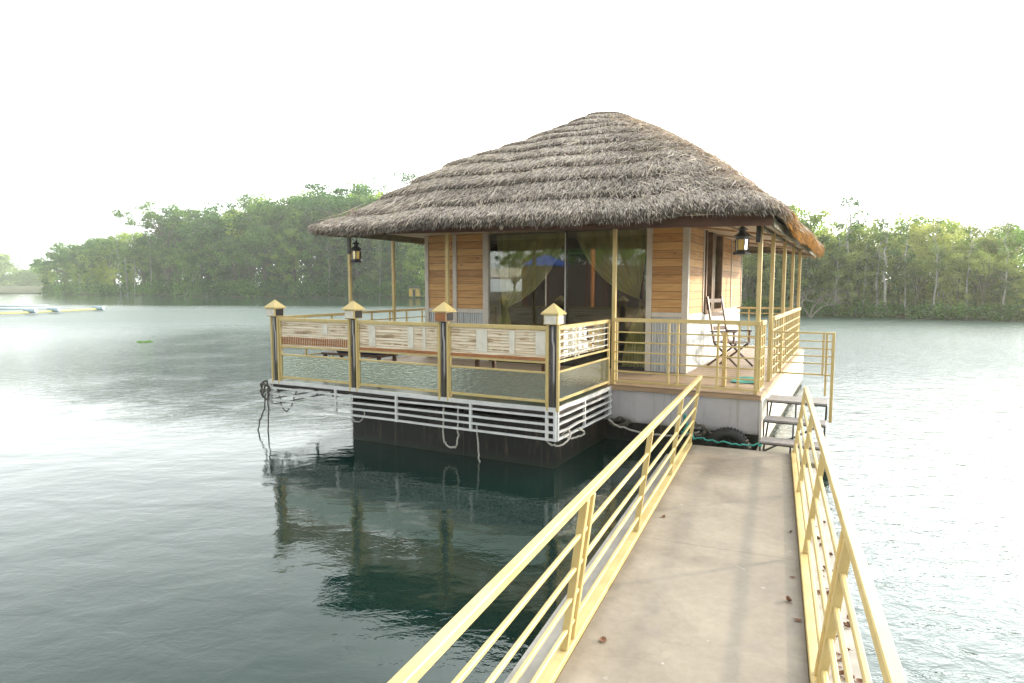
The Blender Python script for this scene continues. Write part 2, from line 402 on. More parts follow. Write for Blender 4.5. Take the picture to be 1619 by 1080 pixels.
def m_water():
    m, n, b = mat('river_water')
    t = N(n, 'ShaderNodeTexCoord'); s = N(n, 'ShaderNodeSeparateXYZ'); n.links.new(t.outputs['Object'], s.inputs[0])
    X, Y = s.outputs['X'], s.outputs['Y']
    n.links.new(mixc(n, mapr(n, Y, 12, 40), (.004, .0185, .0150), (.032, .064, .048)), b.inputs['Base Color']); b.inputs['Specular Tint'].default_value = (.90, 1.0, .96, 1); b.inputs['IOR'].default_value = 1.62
    v1 = texco(n, (1, 1.7, 1), rot=(0,0,R(18))); v2 = texco(n, (1, 1.5, 1), rot=(0,0,R(-24)))
    swell = noi(n, v1, .9, 2, .5, .3); chop = noi(n, v2, 3.4, 4, .62, .5); fine = noi(n, v1, 9.0, 3, .6, .3)
    # wind lanes: choppier right of the platform and in a patch left of it, calm near the left bank and close to the camera
    big = noi(n, texco(n, (1, 1, 1)), .045, 3, .5)
    right = mapr(n, math_(n, 'SUBTRACT', X, math_(n, 'MULTIPLY', Y, .33)), -1.0, 1.5)
    far = mapr(n, Y, 38, 46, 1., .10)
    fr = mapr(n, Y, 36, 46, 1., .06)
    patch = math_(n, 'MULTIPLY', mapr(n, Y, 11, 19), mapr(n, Y, 62, 90, 1., .08))
    mid = math_(n, 'MAXIMUM', math_(n, 'MULTIPLY', math_(n, 'MULTIPLY', right, .45), fr), math_(n, 'MULTIPLY', patch, .95))
    amp = math_(n, 'ADD', math_(n, 'MULTIPLY', mid, mapr(n, big, .3, .6, .7, 1.1)), .06)
    h = math_(n, 'ADD', math_(n, 'MULTIPLY', swell, 1.2), math_(n, 'MULTIPLY', math_(n, 'ADD', chop, math_(n, 'MULTIPLY', fine, .35)), amp))
    px_ = math_(n, 'ADD', X, math_(n, 'MULTIPLY', Y, .42))
    gust = math_(n, 'MULTIPLY', math_(n, 'MULTIPLY', mapr(n, px_, -5.5, -1.5), mapr(n, Y, 9.5, 14)), math_(n, 'MULTIPLY', mapr(n, Y, 24, 44, 1., 0.), mapr(n, X, 0., 3., 1., 0.)))
    n.links.new(math_(n, 'ADD', math_(n, 'MULTIPLY', math_(n, 'MULTIPLY', mid, mapr(n, Y, 12, 45, .04, .32, False)), math_(n, 'SUBTRACT', 1, math_(n, 'MULTIPLY', gust, .85))), .02), b.inputs['Roughness'])
    amp = math_(n, 'ADD', amp, math_(n, 'MULTIPLY', gust, math_(n, 'MULTIPLY', mapr(n, noi(n, texco(n, (1,1,1)), .35, 3, .6), .35, .62), 1.1)))
    amp = math_(n, 'MULTIPLY', amp, mapr(n, Y, 10, 60, 1., 1.8, False))
    sw = math_(n, 'MULTIPLY', swell, mapr(n, mid, 0, 1, .24, .45))
    h = math_(n, 'ADD', sw, math_(n, 'MULTIPLY', math_(n, 'ADD', chop, math_(n, 'MULTIPLY', fine, .30)), amp))
    bump(n, b, h, 1.0, .055); return m
WATER = m_water()

# ================================================================== THE SETTING
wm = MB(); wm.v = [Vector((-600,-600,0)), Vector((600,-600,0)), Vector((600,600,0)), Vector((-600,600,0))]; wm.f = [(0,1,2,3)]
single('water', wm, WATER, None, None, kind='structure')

def kx(px): return (px - 809.5) / 1007.0      # bearing (tan) of a column of the photograph
# shoreline of the far bank, left to right (world metres)
SHORE = [(-420,150),(-260,255),(-167,232),(-140,205),(-112,186),(-84,165),(-62,152),(-45,150),(-31,150),(-19,140),(-4,112),(10,80),(18,60),(22.5,54),(26,51),(29,49),(33,46.5),(37,44.5),(44,42),(60,38),(90,33),(200,20)]
bm_ = MB()
n_ = len(SHORE)
rows_ = [(0,-.4),(.8,.25),(3,.5),(12,.9),(40,3.0),(500,4.0)]
for (dist, z) in rows_:
    for i, (x, y) in enumerate(SHORE):
        a = Vector(SHORE[max(i-1,0)]); b = Vector(SHORE[min(i+1,n_-1)]); t = (b-a).normalized(); nrm = Vector((-t.y, t.x))
        q = Vector((x, y)) + nrm*dist if dist < 100 else Vector((x*1.6, min(598., y+420)))
        q.x = max(-598, min(598, q.x)); jit = noise.noise(Vector((x*.3, y*.3, dist)))*.6 if dist < 20 else 0
        bm_.v.append(Vector((q.x, q.y+jit, z)))
for r_ in range(len(rows_)-1):
    for i in range(n_-1):
        a = r_*n_+i; bm_.f.append((a, a+1, a+1+n_, a+n_))
single('bank', bm_, GROUND, None, None, kind='structure')
# second, farther bank on the left
fb = MB()
for i in range(12):
    x = -590 + i*38; y0 = 330 + 6*math.sin(i*1.7)
    fb.v += [Vector((x, y0, -.3)), Vector((x, y0+2, .9)), Vector((x, y0+70, 2.2)), Vector((x, 598, 3))]
for i in range(11):
    for j in range(3):
        a = i*4+j; fb.f.append((a, a+4, a+5, a+1))
MEADOW = simple('pale_meadow', (.26,.30,.12), (.18,.22,.09), .95, .05)
single('meadow', fb, MEADOW, None, None, kind='structure')
# home bank behind the photographer
hb = MB()
for i in range(25):
    u = -70 + i*6; e = 1.2*math.sin(i*1.3)
    hb.v += [Vector((u, -17.2+e*.4, -.4)), Vector((u, -18.4+e*.4, .75)), Vector((u, -24, .95)), Vector((u, -140, 1.5))]
for i in range(24):
    for j in range(3):
        a = i*4+j; hb.f.append((a, a+1, a+5, a+4))
hb.mapv(lambda p: PLAT @ p)
single('shore', hb, simple('shore_earth', (.20,.16,.11), (.12,.10,.06), .95, 1.5), None, None, kind='structure')

# ------------------------------------------------------------------ trees
def leaf_quads(m, c, rad, n, size, tint, rng, flat=1.0, droop=0):
    for _ in range(n):
        while True:
            d = Vector((rng.uniform(-1,1), rng.uniform(-1,1), rng.uniform(-1,1)))
            if d.length <= 1: break
        d = d * (rad*(.45+.55*rng.random())/max(d.length,.3)) if rng.random() < .5 else d*rad
        p = c + Vector((d.x, d.y, d.z*flat - droop*rng.random()*rng.random()*rad))
        a = Vector((rng.gauss(0,1), rng.gauss(0,1), rng.gauss(0,1)-droop)).normalized()
        b = a.cross(Vector((rng.gauss(0,1), rng.gauss(0,1), rng.gauss(0,1)))).normalized()
        s = size*rng.uniform(.6,1.35); l = s*(1.0 if not droop else 1.6)
        k = len(m.v); m.v += [p-a*l*.5, p+b*s*.32, p+a*l*.5, p-b*s*.32]; m.f.append((k,k+1,k+2,k+3))
        t = min(1, max(0, tint + rng.gauss(0,.10))); m.col += [(t,t,t)]*4
def limb(m, a, b, r0, r1, rng, bend=.12, n=5):
    pts = []; L = (b-a).length; off = Vector((rng.uniform(-1,1), rng.uniform(-1,1), rng.uniform(0,1)))*L*bend
    for i in range(n+1):
        t = i/n; pts.append(a.lerp(b, t) + off*math.sin(PI*t) + Vector((rng.gauss(0,1),rng.gauss(0,1),0))*L*.012)
    m.tube(pts, [r0+(r1-r0)*i/n for i in range(n+1)], 5, False); return pts
def tree_model(kind, seed):
    rng = random.Random(seed); tr = MB(); cr = MB(); cr.col = []; H = 8.0
    if kind == 'broad':
        top = Vector((rng.uniform(-.3,.3), rng.uniform(-.3,.3), 3.0)); limb(tr, Vector((0,0,-.3)), top, .22, .16, rng, .03)
        for i in range(13):
            a = 2*PI*i/13 + rng.uniform(-.3,.3); rr = rng.uniform(.7,2.5); zz = 7.6 - rr*rr*.42 + rng.uniform(-.7,.3)
            tip = Vector((rr*math.cos(a), rr*math.sin(a), zz)); pts = limb(tr, top.lerp(Vector((0,0,2.0)), rng.random()*.5), tip, .09, .02, rng)
            for q in range(5):
                c = tip + Vector((rng.gauss(0,.5), rng.gauss(0,.5), rng.gauss(-.25,.45))); leaf_quads(cr, c, rng.uniform(.4,.75), 85, .16, rng.uniform(.15,.85), rng, .75)
            leaf_quads(cr, pts[3], .5, 40, .16, rng.uniform(.1,.6), rng)
    elif kind == 'umbrella':
        top = Vector((.2,.1,3.4)); limb(tr, Vector((0,0,-.3)), top, .26, .18, rng, .05)
        for i in range(15):
            a = 2*PI*i/15 + rng.uniform(-.2,.2); rr = rng.uniform(1.0,4.4); zz = 7.7 - rr*.30 + rng.uniform(-.35,.2)
            tip = Vector((rr*math.cos(a), rr*math.sin(a), zz)); pts = limb(tr, top - Vector((0,0,rng.random()*.8)), tip, .10, .02, rng, .16, 6)
            for q in range(5):
                t = rng.uniform(.72,1.12); c = top.lerp(tip, t) + Vector((rng.gauss(0,.45), rng.gauss(0,.45), rng.uniform(0,.35)))
                leaf_quads(cr, c, rng.uniform(.45,.85), 115, .15, rng.uniform(.2,.8), rng, .42)
    elif kind == 'bamboo':
        for i in range(22):
            a = rng.uniform(0,2*PI); r0 = rng.uniform(0,.5); lean = rng.uniform(.2,1.9); h = rng.uniform(5.2,7.9)
            b = Vector((r0*math.cos(a), r0*math.sin(a), -.2)); pts = []
            for k in range(9):
                t = k/8; pts.append(b + Vector((math.cos(a)*lean*t**2.4, math.sin(a)*lean*t**2.4, h*(t-.10*t**4))))
            tr.tube(pts, [.045*(1-.85*k/8) for k in range(9)], 5, False)
            tn = rng.uniform(.3,.9)
            for k in range(2,9):
                for q in range(2):
                    c = pts[k] + Vector((rng.gauss(0,.25), rng.gauss(0,.25), rng.gauss(0,.25)))
                    leaf_quads(cr, c, rng.uniform(.25,.5)*(1.1 if k>3 else .9), 22, .15, tn+rng.gauss(0,.1), rng, 1.1, .5)
    elif kind == 'slender':
        top = Vector((rng.uniform(-.5,.5), rng.uniform(-.3,.3), 7.6)); pts = limb(tr, Vector((0,0,-.3)), top, .10, .025, rng, .03, 9)
        for i in range(15):
            k = rng.uniform(3.2,8.6); p = pts[int(k)].lerp(pts[min(9,int(k)+1)], k%1); a = rng.uniform(0,2*PI); L = rng.uniform(.4,1.3)*(1.15-k/14)
            tip = p + Vector((math.cos(a)*L, math.sin(a)*L, L*rng.uniform(.2,.9))); limb(tr, p, tip, .025, .008, rng)
            leaf_quads(cr, tip, rng.uniform(.25,.5), 60, .13, rng.uniform(.2,.8), rng, .7); leaf_quads(cr, p.lerp(tip,.6), .25, 22, .12, rng.uniform(.2,.8), rng)
    elif kind == 'bushy':
        top = Vector((rng.uniform(-.4,.4),0,4.5)); limb(tr, Vector((0,0,-.3)), top, .16, .07, rng, .05)
        for i in range(62):
            z = rng.uniform(.5,7.4); env = (1.0-abs((z-3.4)/4.6)**2.2)**.5*2.15; a = rng.uniform(0,2*PI); rr = env*rng.uniform(.35,1.0)
            c = Vector((rr*math.cos(a), rr*math.sin(a), z)); 
            if i % 6 == 0: limb(tr, Vector((top.x*z/9, 0, max(.5,z-1.4))), c, .04, .012, rng)
            leaf_quads(cr, c, rng.uniform(.35,.75), 85, .16, rng.uniform(.12,.85), rng, .8, .25 if seed % 2 else 0)
    elif kind == 'bare':
        def br(p, d, L, r, dep):
            q = p + d*L; pts = limb(tr, p, q, r, r*.6, rng, .1, 4)
            if dep == 0: return
            for _ in range(3 if dep > 1 else 4):
                nd = (d*.8 + Vector((rng.gauss(0,.6), rng.gauss(0,.6), rng.gauss(.05,.45)))).normalized(); br(pts[-1-rng.randint(0,1)], nd, L*rng.uniform(.55,.8), r*.55, dep-1)
        br(Vector((0,0,-.3)), Vector((.08,0,1)), 2.6, .11, 4)
        leaf_quads(cr, Vector((0,0,6)), 1.8, 90, .12, .5, rng)
    elif kind == 'snag':             # low pale crooked branches over the water
        def br2(p, d, L, r, dep):
            q = p + d*L; pts = limb(tr, p, q, r, r*.55, rng, .25, 5)
            if dep == 0: return
            for _ in range(3):
                nd = (d*.7 + Vector((rng.gauss(0,.8), rng.gauss(0,.5), rng.gauss(.0,.7)))).normalized(); br2(pts[-1-rng.randint(0,2)], nd, L*rng.uniform(.5,.8), r*.6, dep-1)
        for s in (-1, .2, 1): br2(Vector((0,0,-.2)), Vector((s*.9,-.3,.8)).normalized(), 2.4, .09, 3)
        for i in range(10): leaf_quads(cr, Vector((rng.gauss(0,1.4), rng.gauss(0,.8), rng.uniform(3.0,6))), .5, 50, .14, rng.random(), rng)
    return tr, cr
MODELS = {}
SPEC = [('broad',1,BARK,LEAF1),('broad',2,BARK,LEAF1),('broad',3,BARK,LEAF2),('umbrella',4,BARK,LEAF1),('bamboo',5,PALEBARK,LEAF2),('bamboo',6,PALEBARK,LEAF2),
        ('slender',7,PALEBARK,LEAF3),('slender',8,PALEBARK,LEAF1),('bushy',9,BARK,LEAF1),('bushy',10,BARK,LEAF3),('bare',11,BARK,LEAF3),('snag',12,simple('grey_brown_bark', (.30,.27,.22), (.18,.16,.13), .85, 5),LEAF3)]
for (k, sd, bk, lf) in SPEC:
    tr, cr = tree_model(k, sd); tr.smooth = True
    MODELS[(k, sd)] = (tr.mesh('trunk', bk), cr.mesh('crown', lf))
for k_ in [('broad',1),('broad',2),('bushy',9),('bushy',10),('bamboo',5),('bamboo',6)]:      # sun glow put into paler leaf colours for the right bank
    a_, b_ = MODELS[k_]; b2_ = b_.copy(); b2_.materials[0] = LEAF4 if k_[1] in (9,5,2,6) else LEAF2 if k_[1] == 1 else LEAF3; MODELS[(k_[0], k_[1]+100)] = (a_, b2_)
NAMES = {'broad':'broadleaf_tree','umbrella':'rain_tree','bamboo':'bamboo_clump','slender':'slender_tree','bushy':'bushy_tree','bare':'bare_tree','snag':'dead_tree'}
CATS = {'bamboo':'bamboo'}
def plant_tree(key, x, y, z, h, wid, label, group=None, rz=None):
    k = key[0]; o = bpy.data.objects.new(NAMES[k], None); link(o); o.empty_display_size = 1
    s = h/7.9; o.location = (x, y, z); o.rotation_euler = (0, 0, random.uniform(0, 2*PI) if rz is None else rz); o.scale = (s*wid, s*wid, s)
    o['label'] = label; o['category'] = CATS.get(k, 'tree')
    if group: o['group'] = group
    for nm, me in zip(('trunk','crown') if k != 'bamboo' else ('stems','foliage'), MODELS[key]):
        c = bpy.data.objects.new(nm, me); link(c); c.parent = o
    return o
def interp(tab, x):
    if x <= tab[0][0]: return tab[0][1]
    for (a, b), (c, d) in zip(tab, tab[1:]):
        if x <= c: return b + (d-b)*(x-a)/(c-a)
    return tab[-1][1]
# distance of the shore and height of the wood's outline, by bearing
DIST = [(60,240),(80,230),(120,208),(200,186),(300,166),(400,152),(560,150),(670,140),(760,115),(900,80),(1060,64),(1170,56),(1300,51.5),(1420,48.5),(1619,44)]
TOPY = [(60,420),(80,396),(120,368),(150,361),(200,362),(240,354),(300,338),(330,324),(400,312),(450,304),(500,303),(560,298),(610,300),(680,300),(900,320),(1170,332),(1240,304),(1270,304),(1300,324),(1350,334),(1400,338),(1450,332),(1500,334),(1560,336),(1590,350),(1640,362)]
LL = {'broad':'round-crowned broadleaf tree in the dense wood on the left bank','bushy':'leafy tree green down to the water in the wood on the left bank',
      'bamboo':'yellow-green feathery bamboo clump in the wood on the left bank','slender':'slim pale-trunked tree standing in the wood on the left bank'}
LR = {'broad':'round-crowned tree in the hazy wood on the right bank','bushy':'bushy tree leafy to the waterline on the hazy right bank',
      'bamboo':'pale yellow feathery bamboo clump on the sunlit right bank','slender':'slim white-trunked tree at the water on the right bank'}
rng = random.Random(42)
def wood(px0, px1, step, rows, lab, side, mixt, seedz):
    rg = random.Random(seedz)
    for ri, (off, frac) in enumerate(rows):
        px = px0 + step*.5*(ri % 2)
        while px < px1:
            p = px + rg.uniform(-.25,.25)*step; D = interp(DIST, p) + off + rg.uniform(-1.5,1.5)*(1 if side == 'left' else .35)
            ty = interp(TOPY, p); h = ((454.3-ty)*D/1007 + 2.0)*frac*rg.uniform(.88,1.06)
            key = rg.choice(mixt[ri]); wid = rg.uniform(.9,1.25)*(1.15 if side == 'left' else 1.0)
            plant_tree(key, kx(p)*D, D, .3, h, wid, lab[key[0]], NAMES[key[0]].replace('_',' ')+'s in the '+side+' bank wood')
            px += step
B1,B2,B3 = ('broad',1),('broad',2),('broad',3); BU1,BU2 = ('bushy',9),('bushy',10); BA1,BA2 = ('bamboo',5),('bamboo',6); S1,S2 = ('slender',7),('slender',8)
RB1,RB2,RU1,RU2,RA1,RA2 = ('broad',101),('broad',102),('bushy',109),('bushy',110),('bamboo',105),('bamboo',106)
wood(82, 690, 24, [(5,.66),(12,.86),(24,1.0)], LL, 'left', [[BU1,BU2,BU1,B1,BA1],[BU1,B1,B2,BA1,S1,BU2],[B3,BA1,BA2,B1,B2,BA2]], 3)
wood(700, 1170, 38, [(4,.8),(12,1.0)], LL, 'left', [[BU1,B1],[B1,B2]], 4)
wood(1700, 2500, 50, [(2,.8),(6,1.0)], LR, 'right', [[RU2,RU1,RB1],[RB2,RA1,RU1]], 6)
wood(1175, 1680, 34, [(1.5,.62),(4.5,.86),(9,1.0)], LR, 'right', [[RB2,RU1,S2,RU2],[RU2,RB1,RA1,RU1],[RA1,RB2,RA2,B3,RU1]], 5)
# the trees that stand out
def at(px, D): return kx(px)*D, D
x, y = at(268, 178); plant_tree(('umbrella',4), x, y, .3, 25.2, .80, 'wide flat-crowned rain tree rising above the left bank wood, seen against the sky', rz=.4)
x, y = at(560, 158); plant_tree(('umbrella',4), x, y, .3, 26.5, .95, 'spreading rain tree whose crown reaches the thatched roof\'s left eave', rz=2.1)
x, y = at(505, 162); plant_tree(('broad',2), x, y, .3, 26.5, 1.1, 'tall full-crowned tree left of the rain tree near the thatched eave', rz=1.1)
x, y = at(668, 150); plant_tree(('slender',8), x, y, .3, 29.5, 1.4, 'tallest treetop peeking over the left slope of the thatched roof', rz=.9)
x, y = at(330, 172); plant_tree(('bare',11), x, y, .3, 24, 1.0, 'thin leafless crown against the sky right of the wide rain tree')
x, y = at(68, 300); plant_tree(('bare',11), x, y, .8, 9, .9, 'small bare tree at the gap between the two left woods')
for i, (px, s_) in enumerate([(1318,.9),(1362,.7),(1432,.85),(1475,.9),(1528,.8),(1585,.85)]):
    D = interp(DIST, px)+.8; x, y = at(px, D); plant_tree(('slender',7), x, y, .2, 8.6*s_, .8, 'slim pale-stemmed tree at the front edge of the right bank wood', 'pale trunks at the edge of the right wood')
for i, (px, s_) in enumerate([(193,1),(204,.9),(214,1.05),(240,.95),(128,.8),(520,.9),(600,.8)]):
    D = interp(DIST, px)+1.0; x, y = at(px, D); plant_tree(('slender',7), x, y, .2, 17*s_, .7, 'bare-stemmed pale tree at the front edge of the left bank wood', 'pale trunks at the edge of the left wood')
x, y = at(1350, 53); plant_tree(('slender',8), x, y, .3, 9.9, 1.25, 'tallest thin tree on the right bank, its wispy top above the others', rz=.3)
x, y = at(1262, 55); plant_tree(('bushy',10), x, y, .3, 9.6, 1.15, 'large dark bushy tree just right of the thatched roof', rz=1.0)
x, y = at(1385, 50.5); plant_tree(('slender',7), x, y, .2, 8.2, 1.3, 'white-trunked tree leaning left at the water on the right bank', rz=2.6)
x, y = at(1402, 49.8); plant_tree(('slender',7), x, y, .2, 7.6, 1.2, 'white-trunked tree with a fork, right of the left-leaning white trunk', rz=4.4)
x, y = at(1282, 49.5); plant_tree(('snag',12), x, y, .1, 5.2, 1.15, 'tangle of pale dead branches over the water beside the platform', rz=.2)
x, y = at(1420, 56); plant_tree(('bare',11), x, y, .3, 9.4, 1.2, 'sparse leafless crown against the bright sky on the right bank')

# shrubs and creepers along both waterlines: uncountable
ug = MB(); ug.col = []
rg = random.Random(11)
def clumps(px0, px1, step, size, hgt):
    p = px0
    while p < px1:
        D = interp(DIST, p) + rg.uniform(-.5, 2.5)*(2.2 if D_LEFT else .6); x, y = at(p, D)
        leaf_quads(ug, Vector((x, y, hgt*rg.uniform(.15,.55))), hgt*rg.uniform(.4,.7), 90, size, rg.uniform(.2,.95), rg, .8)
        p += step*rg.uniform(.6,1.4)
D_LEFT = True; clumps(76, 1000, 3.2, .55, 5.0)
for _i in range(150):
    px = 84+590*rg.random(); D = interp(DIST, px)+rg.uniform(16,26); x, y = at(px, D); leaf_quads(ug, Vector((x, y, rg.uniform(2.5,7.5))), rg.uniform(2.2,3.6), 75, .75, rg.uniform(.1,.8), rg, .9)
for _i in range(110):
    px = 1170+500*rg.random(); D = interp(DIST, px)+rg.uniform(7,11); x, y = at(px, D); leaf_quads(ug, Vector((x, y, rg.uniform(.8,3.0))), rg.uniform(.9,1.4), 70, .28, rg.uniform(.3,.95), rg, .9)
D_LEFT = False; clumps(1165, 2500, 4.5, .17, 1.5)
single('undergrowth', ug, LEAF1, 'low green shrubs and creepers lining the far banks at the water', 'shrubs', kind='stuff')
fw = MB(); fw.col = []
for i in range(230):
    px = -60 + 145*rg.random(); D = 380 + rg.random()*60; x, y = at(px, D); hh = (20+6*math.sin(px*.09+.7))*(1 if px < 70 else .6)
    leaf_quads(fw, Vector((x, y, hh*rg.uniform(.15,.80))), rg.uniform(2.5,4.5), 70, 1.6, rg.uniform(.2,.9), rg, .8)
single('far_wood', fw, LEAF1, 'distant pale wood on the far bank at the left edge', 'wood', kind='stuff')

# ================================================================== FLOATING PLATFORM (hull, decks, slatted skirt)
UL, UR, VB = -7.50, 0.04, 7.9
LU0, LU1, LV = -7.34, -2.14, -2.09
P = Thing('floating_platform', 'steel pontoon platform with grey hull, plank deck and white slatted skirt carrying the thatched cottage', 'pontoon', (0, 0, 0), PLAT)
m = MB(); m.box(UL+.05, UR-.02, 0, VB, .30, .80); P.part('hull', m, GREYH, bevel=.01, label='grey painted front of the hull')
hs = MB(); hs.box(UR-.018, UR+.012, .004, VB, .10, .80); P.part('hull_side', hs, WHITEH)
m = MB()
b0 = [(UL+.12,.05,-.6),(UR-.1,.05,-.6),(UR-.1,VB-.1,-.6),(UL+.12,VB-.1,-.6)]; b1 = [(UL+.05,.0,.298),(UR-.02,.0,.298),(UR-.02,VB,.298),(UL+.05,VB,.298)]
m.quadbox(b0+b1); m.box(-5.70, -2.25, -1.90, -.01, -.6, .62); P.part('lower_hull', m, DARK)
m = MB(); m.box(UL, UR, -.02, VB+.02, .802, .868); m.box(UL, UR, -.05, -.022, .80, .862); P.part('deck_edge', m, simple('weathered_edge_board', (.42,.28,.17), (.28,.19,.12), .7, 4, vec_scale=(.3,1,3)))
m = MB(); m.box(UL, UR, -.05, VB+.02, .870, DZ); P.part('deck_boards', m, DECKW)
# low forward deck
m = MB(); m.box(LU0+.03, LU1-.03, LV+.06, -.06, .74, .80); 
for i in range(5): m.box(LU0+.1+i*1.22, LU0+.16+i*1.22, LV+.08, -.06, .66, .738)
P.part('forward_deck', m, DECKUNDER)
m = MB(); m.box(LU0+.03, LU1-.03, LV+.06, -.06, .802, .83); P.part('forward_deck_boards', m, simple('shade_green_boards', (.10,.12,.06), (.05,.06,.03), .35, 3))  # dark green stands in for the shadow band below the bottom rail
def skirt(name, a, b, verts, parent=P, seed=0):
    m = MB(); a = Vector(a); b = Vector(b); rgs = random.Random(seed)
    for i, z in enumerate((.82, .725, .625, .525, .43)):
        wv = .055 if i == 0 else .028
        d = (b-a); k = 6; pts = [a + d*j/k + Vector((0,0,z + (rgs.gauss(0,.004) if 0 < j < k else 0))) for j in range(k+1)]
        for p, q in zip(pts, pts[1:]): m.bar(p, q, .03, wv)
    for t in verts:
        p = a.lerp(b, t) + Vector((0,0,0)); m.bar(p+Vector((0,0,.415)), p+Vector((0,0,.80)), .034, .034)
    return parent.part(name, m, WHITE)
skirt('slat_skirt', (LU0, LV, 0), (LU1, LV, 0), (0.005,.283,.51,.755,.975,.997), seed=1)
skirt('slat_skirt', (LU1+.003, LV+.04, 0), (LU1+.003, -.03, 0), (.0,.45,.97), seed=2)
skirt('slat_skirt', (LU0-.003, LV+.04, 0), (LU0-.003, -.03, 0), (.0,.5,.97), seed=3)

# ================================================================== COTTAGE
CU0, CU1, CV0, CV1 = -6.88, -1.41, 1.72, 7.4
CT = 3.44
K = Thing('thatched_cottage', 'small timber cottage with a grey thatched hipped roof standing on the floating platform', 'cottage', (-4.1, 4.5, DZ), PLAT)
zf = DZ+.004
def frontbox(m, u0, u1, z0, z1, d0=0., d1=.06): m.box(u0, u1, CV0-d0, CV0+d1, z0, z1)
# trims on the front
for (u0, u1) in [(-6.92,-6.83),(-6.215,-6.12),(-5.49,-5.37),(-2.13,-2.03),(-1.50,-1.395)]:
    m = MB(); frontbox(m, u0, u1, zf, CT, .02, .08); K.part('trim_post', m, TRIM, bevel=.004)
for (u0, u1) in [(-6.828,-6.217),(-6.118,-5.492),(-2.028,-1.502)]:
    m = MB(); frontbox(m, u0, u1, 1.935, CT, -.005, .07); K.part('plank_panel', m, WOOD)
    m = MB(); frontbox(m, u0, u1, 1.85, 1.933, .012, .075); K.part('sill_rail', m, TRIM, bevel=.003)
    c = MB(); k = int((u1-u0)/.05)
    for i in range(k):                       # corrugated sheet
        a0 = u0 + (u1-u0)*i/k; a1 = u0 + (u1-u0)*(i+1)/k; am = (a0+a1)/2; v0 = CV0+.01; v1 = CV0+.035
        b = len(c.v); c.v += [Vector(q) for q in ((a0,v1,zf),(a0+.012,v0,zf),(am+.008,v0,zf),(am+.016,v1,zf),(a1,v1,zf),(a0,v1,1.848),(a0+.012,v0,1.848),(am+.008,v0,1.848),(am+.016,v1,1.848),(a1,v1,1.848))]
        for j in range(4): c.f.append((b+j, b+j+1, b+j+6, b+j+5))
    K.part('corrugated_skirt', c, CORR)
# glazing: two sliding panes in thin frames, behind them the room
g = MB(); g.box(-5.365, -3.70, CV0+.030, CV0+.036, zf+.06, CT-.02); gp = K.part('glass_door', g, PANE)
m = MB(); m.box(-5.369,-2.135,CV0+.0,CV0+.06,zf,zf+.055); m.box(-3.700,-3.672,CV0+.012,CV0+.050,zf+.057,CT-.02); K.part('door_track', m, BLACKM)
g = MB(); g.box(-3.671, -2.135, CV0+.040, CV0+.046, zf+.06, CT-.02); K.part('glass_door', g, PANE)
m = MB(); m.box(-3.704,-3.684,CV0+.0,CV0+.011,zf+.06,CT-.05); K.part('door_edge_seal', m, WHITE)
# room shell
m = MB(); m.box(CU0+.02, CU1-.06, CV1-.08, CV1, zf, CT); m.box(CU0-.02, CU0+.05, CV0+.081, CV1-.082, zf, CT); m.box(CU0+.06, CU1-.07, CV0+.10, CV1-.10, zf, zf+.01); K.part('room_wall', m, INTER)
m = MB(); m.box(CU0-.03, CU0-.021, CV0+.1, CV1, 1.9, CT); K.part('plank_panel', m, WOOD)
m = MB(); m.box(CU0-.03, CU0-.021, CV0+.1, CV1, zf, 1.89); K.part('corrugated_skirt', m, CORR)
# right side wall, sunlit: planks above, white boarding below, door with window
def side(m, v0, v1, z0, z1, d=.0, th=.06): m.box(CU1-th, CU1+d, v0, v1, z0, z1)
for (v0, v1) in [(CV0+.083, 2.93),(4.78, CV1)]:
    m = MB(); side(m, v0, v1, 1.90, CT); K.part('plank_panel', m, WOOD)
m = MB(); side(m, CV0+.083, 3.05, zf, 1.898, .004); side(m, 4.72, CV1, zf, 1.898, .004); side(m, 3.051, 4.719, zf, 1.898, .002); K.part('white_boarding', m, CORR)
for v in (2.93, 4.70, 5.95, CV1-.02):
    m = MB(); side(m, v, v+.07, 1.90, CT, .02, .05); K.part('trim_post', m, TRIM)
win = MB(); side(win, 3.02, 3.10, 1.88, CT, .05, .06); side(win, 3.5, 3.78, 1.88, CT, .06, .06); side(win, 3.101, 4.698, 1.86, 1.93, .055, .05); side(win, 4.62, 4.698, 1.931, CT, .045, .05)
wf = K.part('window_frame', win, simple('brown_window_frame', (.20,.11,.05), (.10,.055,.03), .5, 6))
m = MB(); side(m, 3.101, 4.619, 1.932, CT, -.02, .03); K.part('window_pane', m, PANE, wf)
# ceiling, fascia, wall-plate beams
E0, E1, F0, F1 = -7.36, .20, -.78, 8.3
m = MB(); m.box(E0+.05, CU1, F0+.05, F1-.05, CT+.004, CT+.03)
m.quadbox([(CU1+.001,F0+.05,CT),(E1-.03,F0+.05,3.20),(E1-.03,F1-.05,3.20),(CU1+.001,F1-.05,CT),(CU1+.001,F0+.05,CT+.02),(E1-.03,F0+.05,3.22),(E1-.03,F1-.05,3.22),(CU1+.001,F1-.05,CT+.02)]); K.part('ceiling', m, SOFFIT)
m = MB()
for v in (2.0, 4.0, 6.0, 8.0): m.bar((CU1+.02,v,CT-.02),(E1-.05,v,3.185),.05,.03)
m.bar((-.6,.1,3.295),(-.6,F1-.1,3.295),.04,.03); K.part('ceiling_batten', m, simple('tan_batten', (.45,.28,.16), (.36,.22,.12), .6, 5))
REDB = simple('eave_shade_board', (.13,.05,.025), (.07,.028,.016), .7, 6, vec_scale=(.4,1,2))  # dark red-brown imitates the shade under the front thatch
FASC = simple('olive_fascia', (.16,.15,.08), (.10,.095,.05), .6, 4)
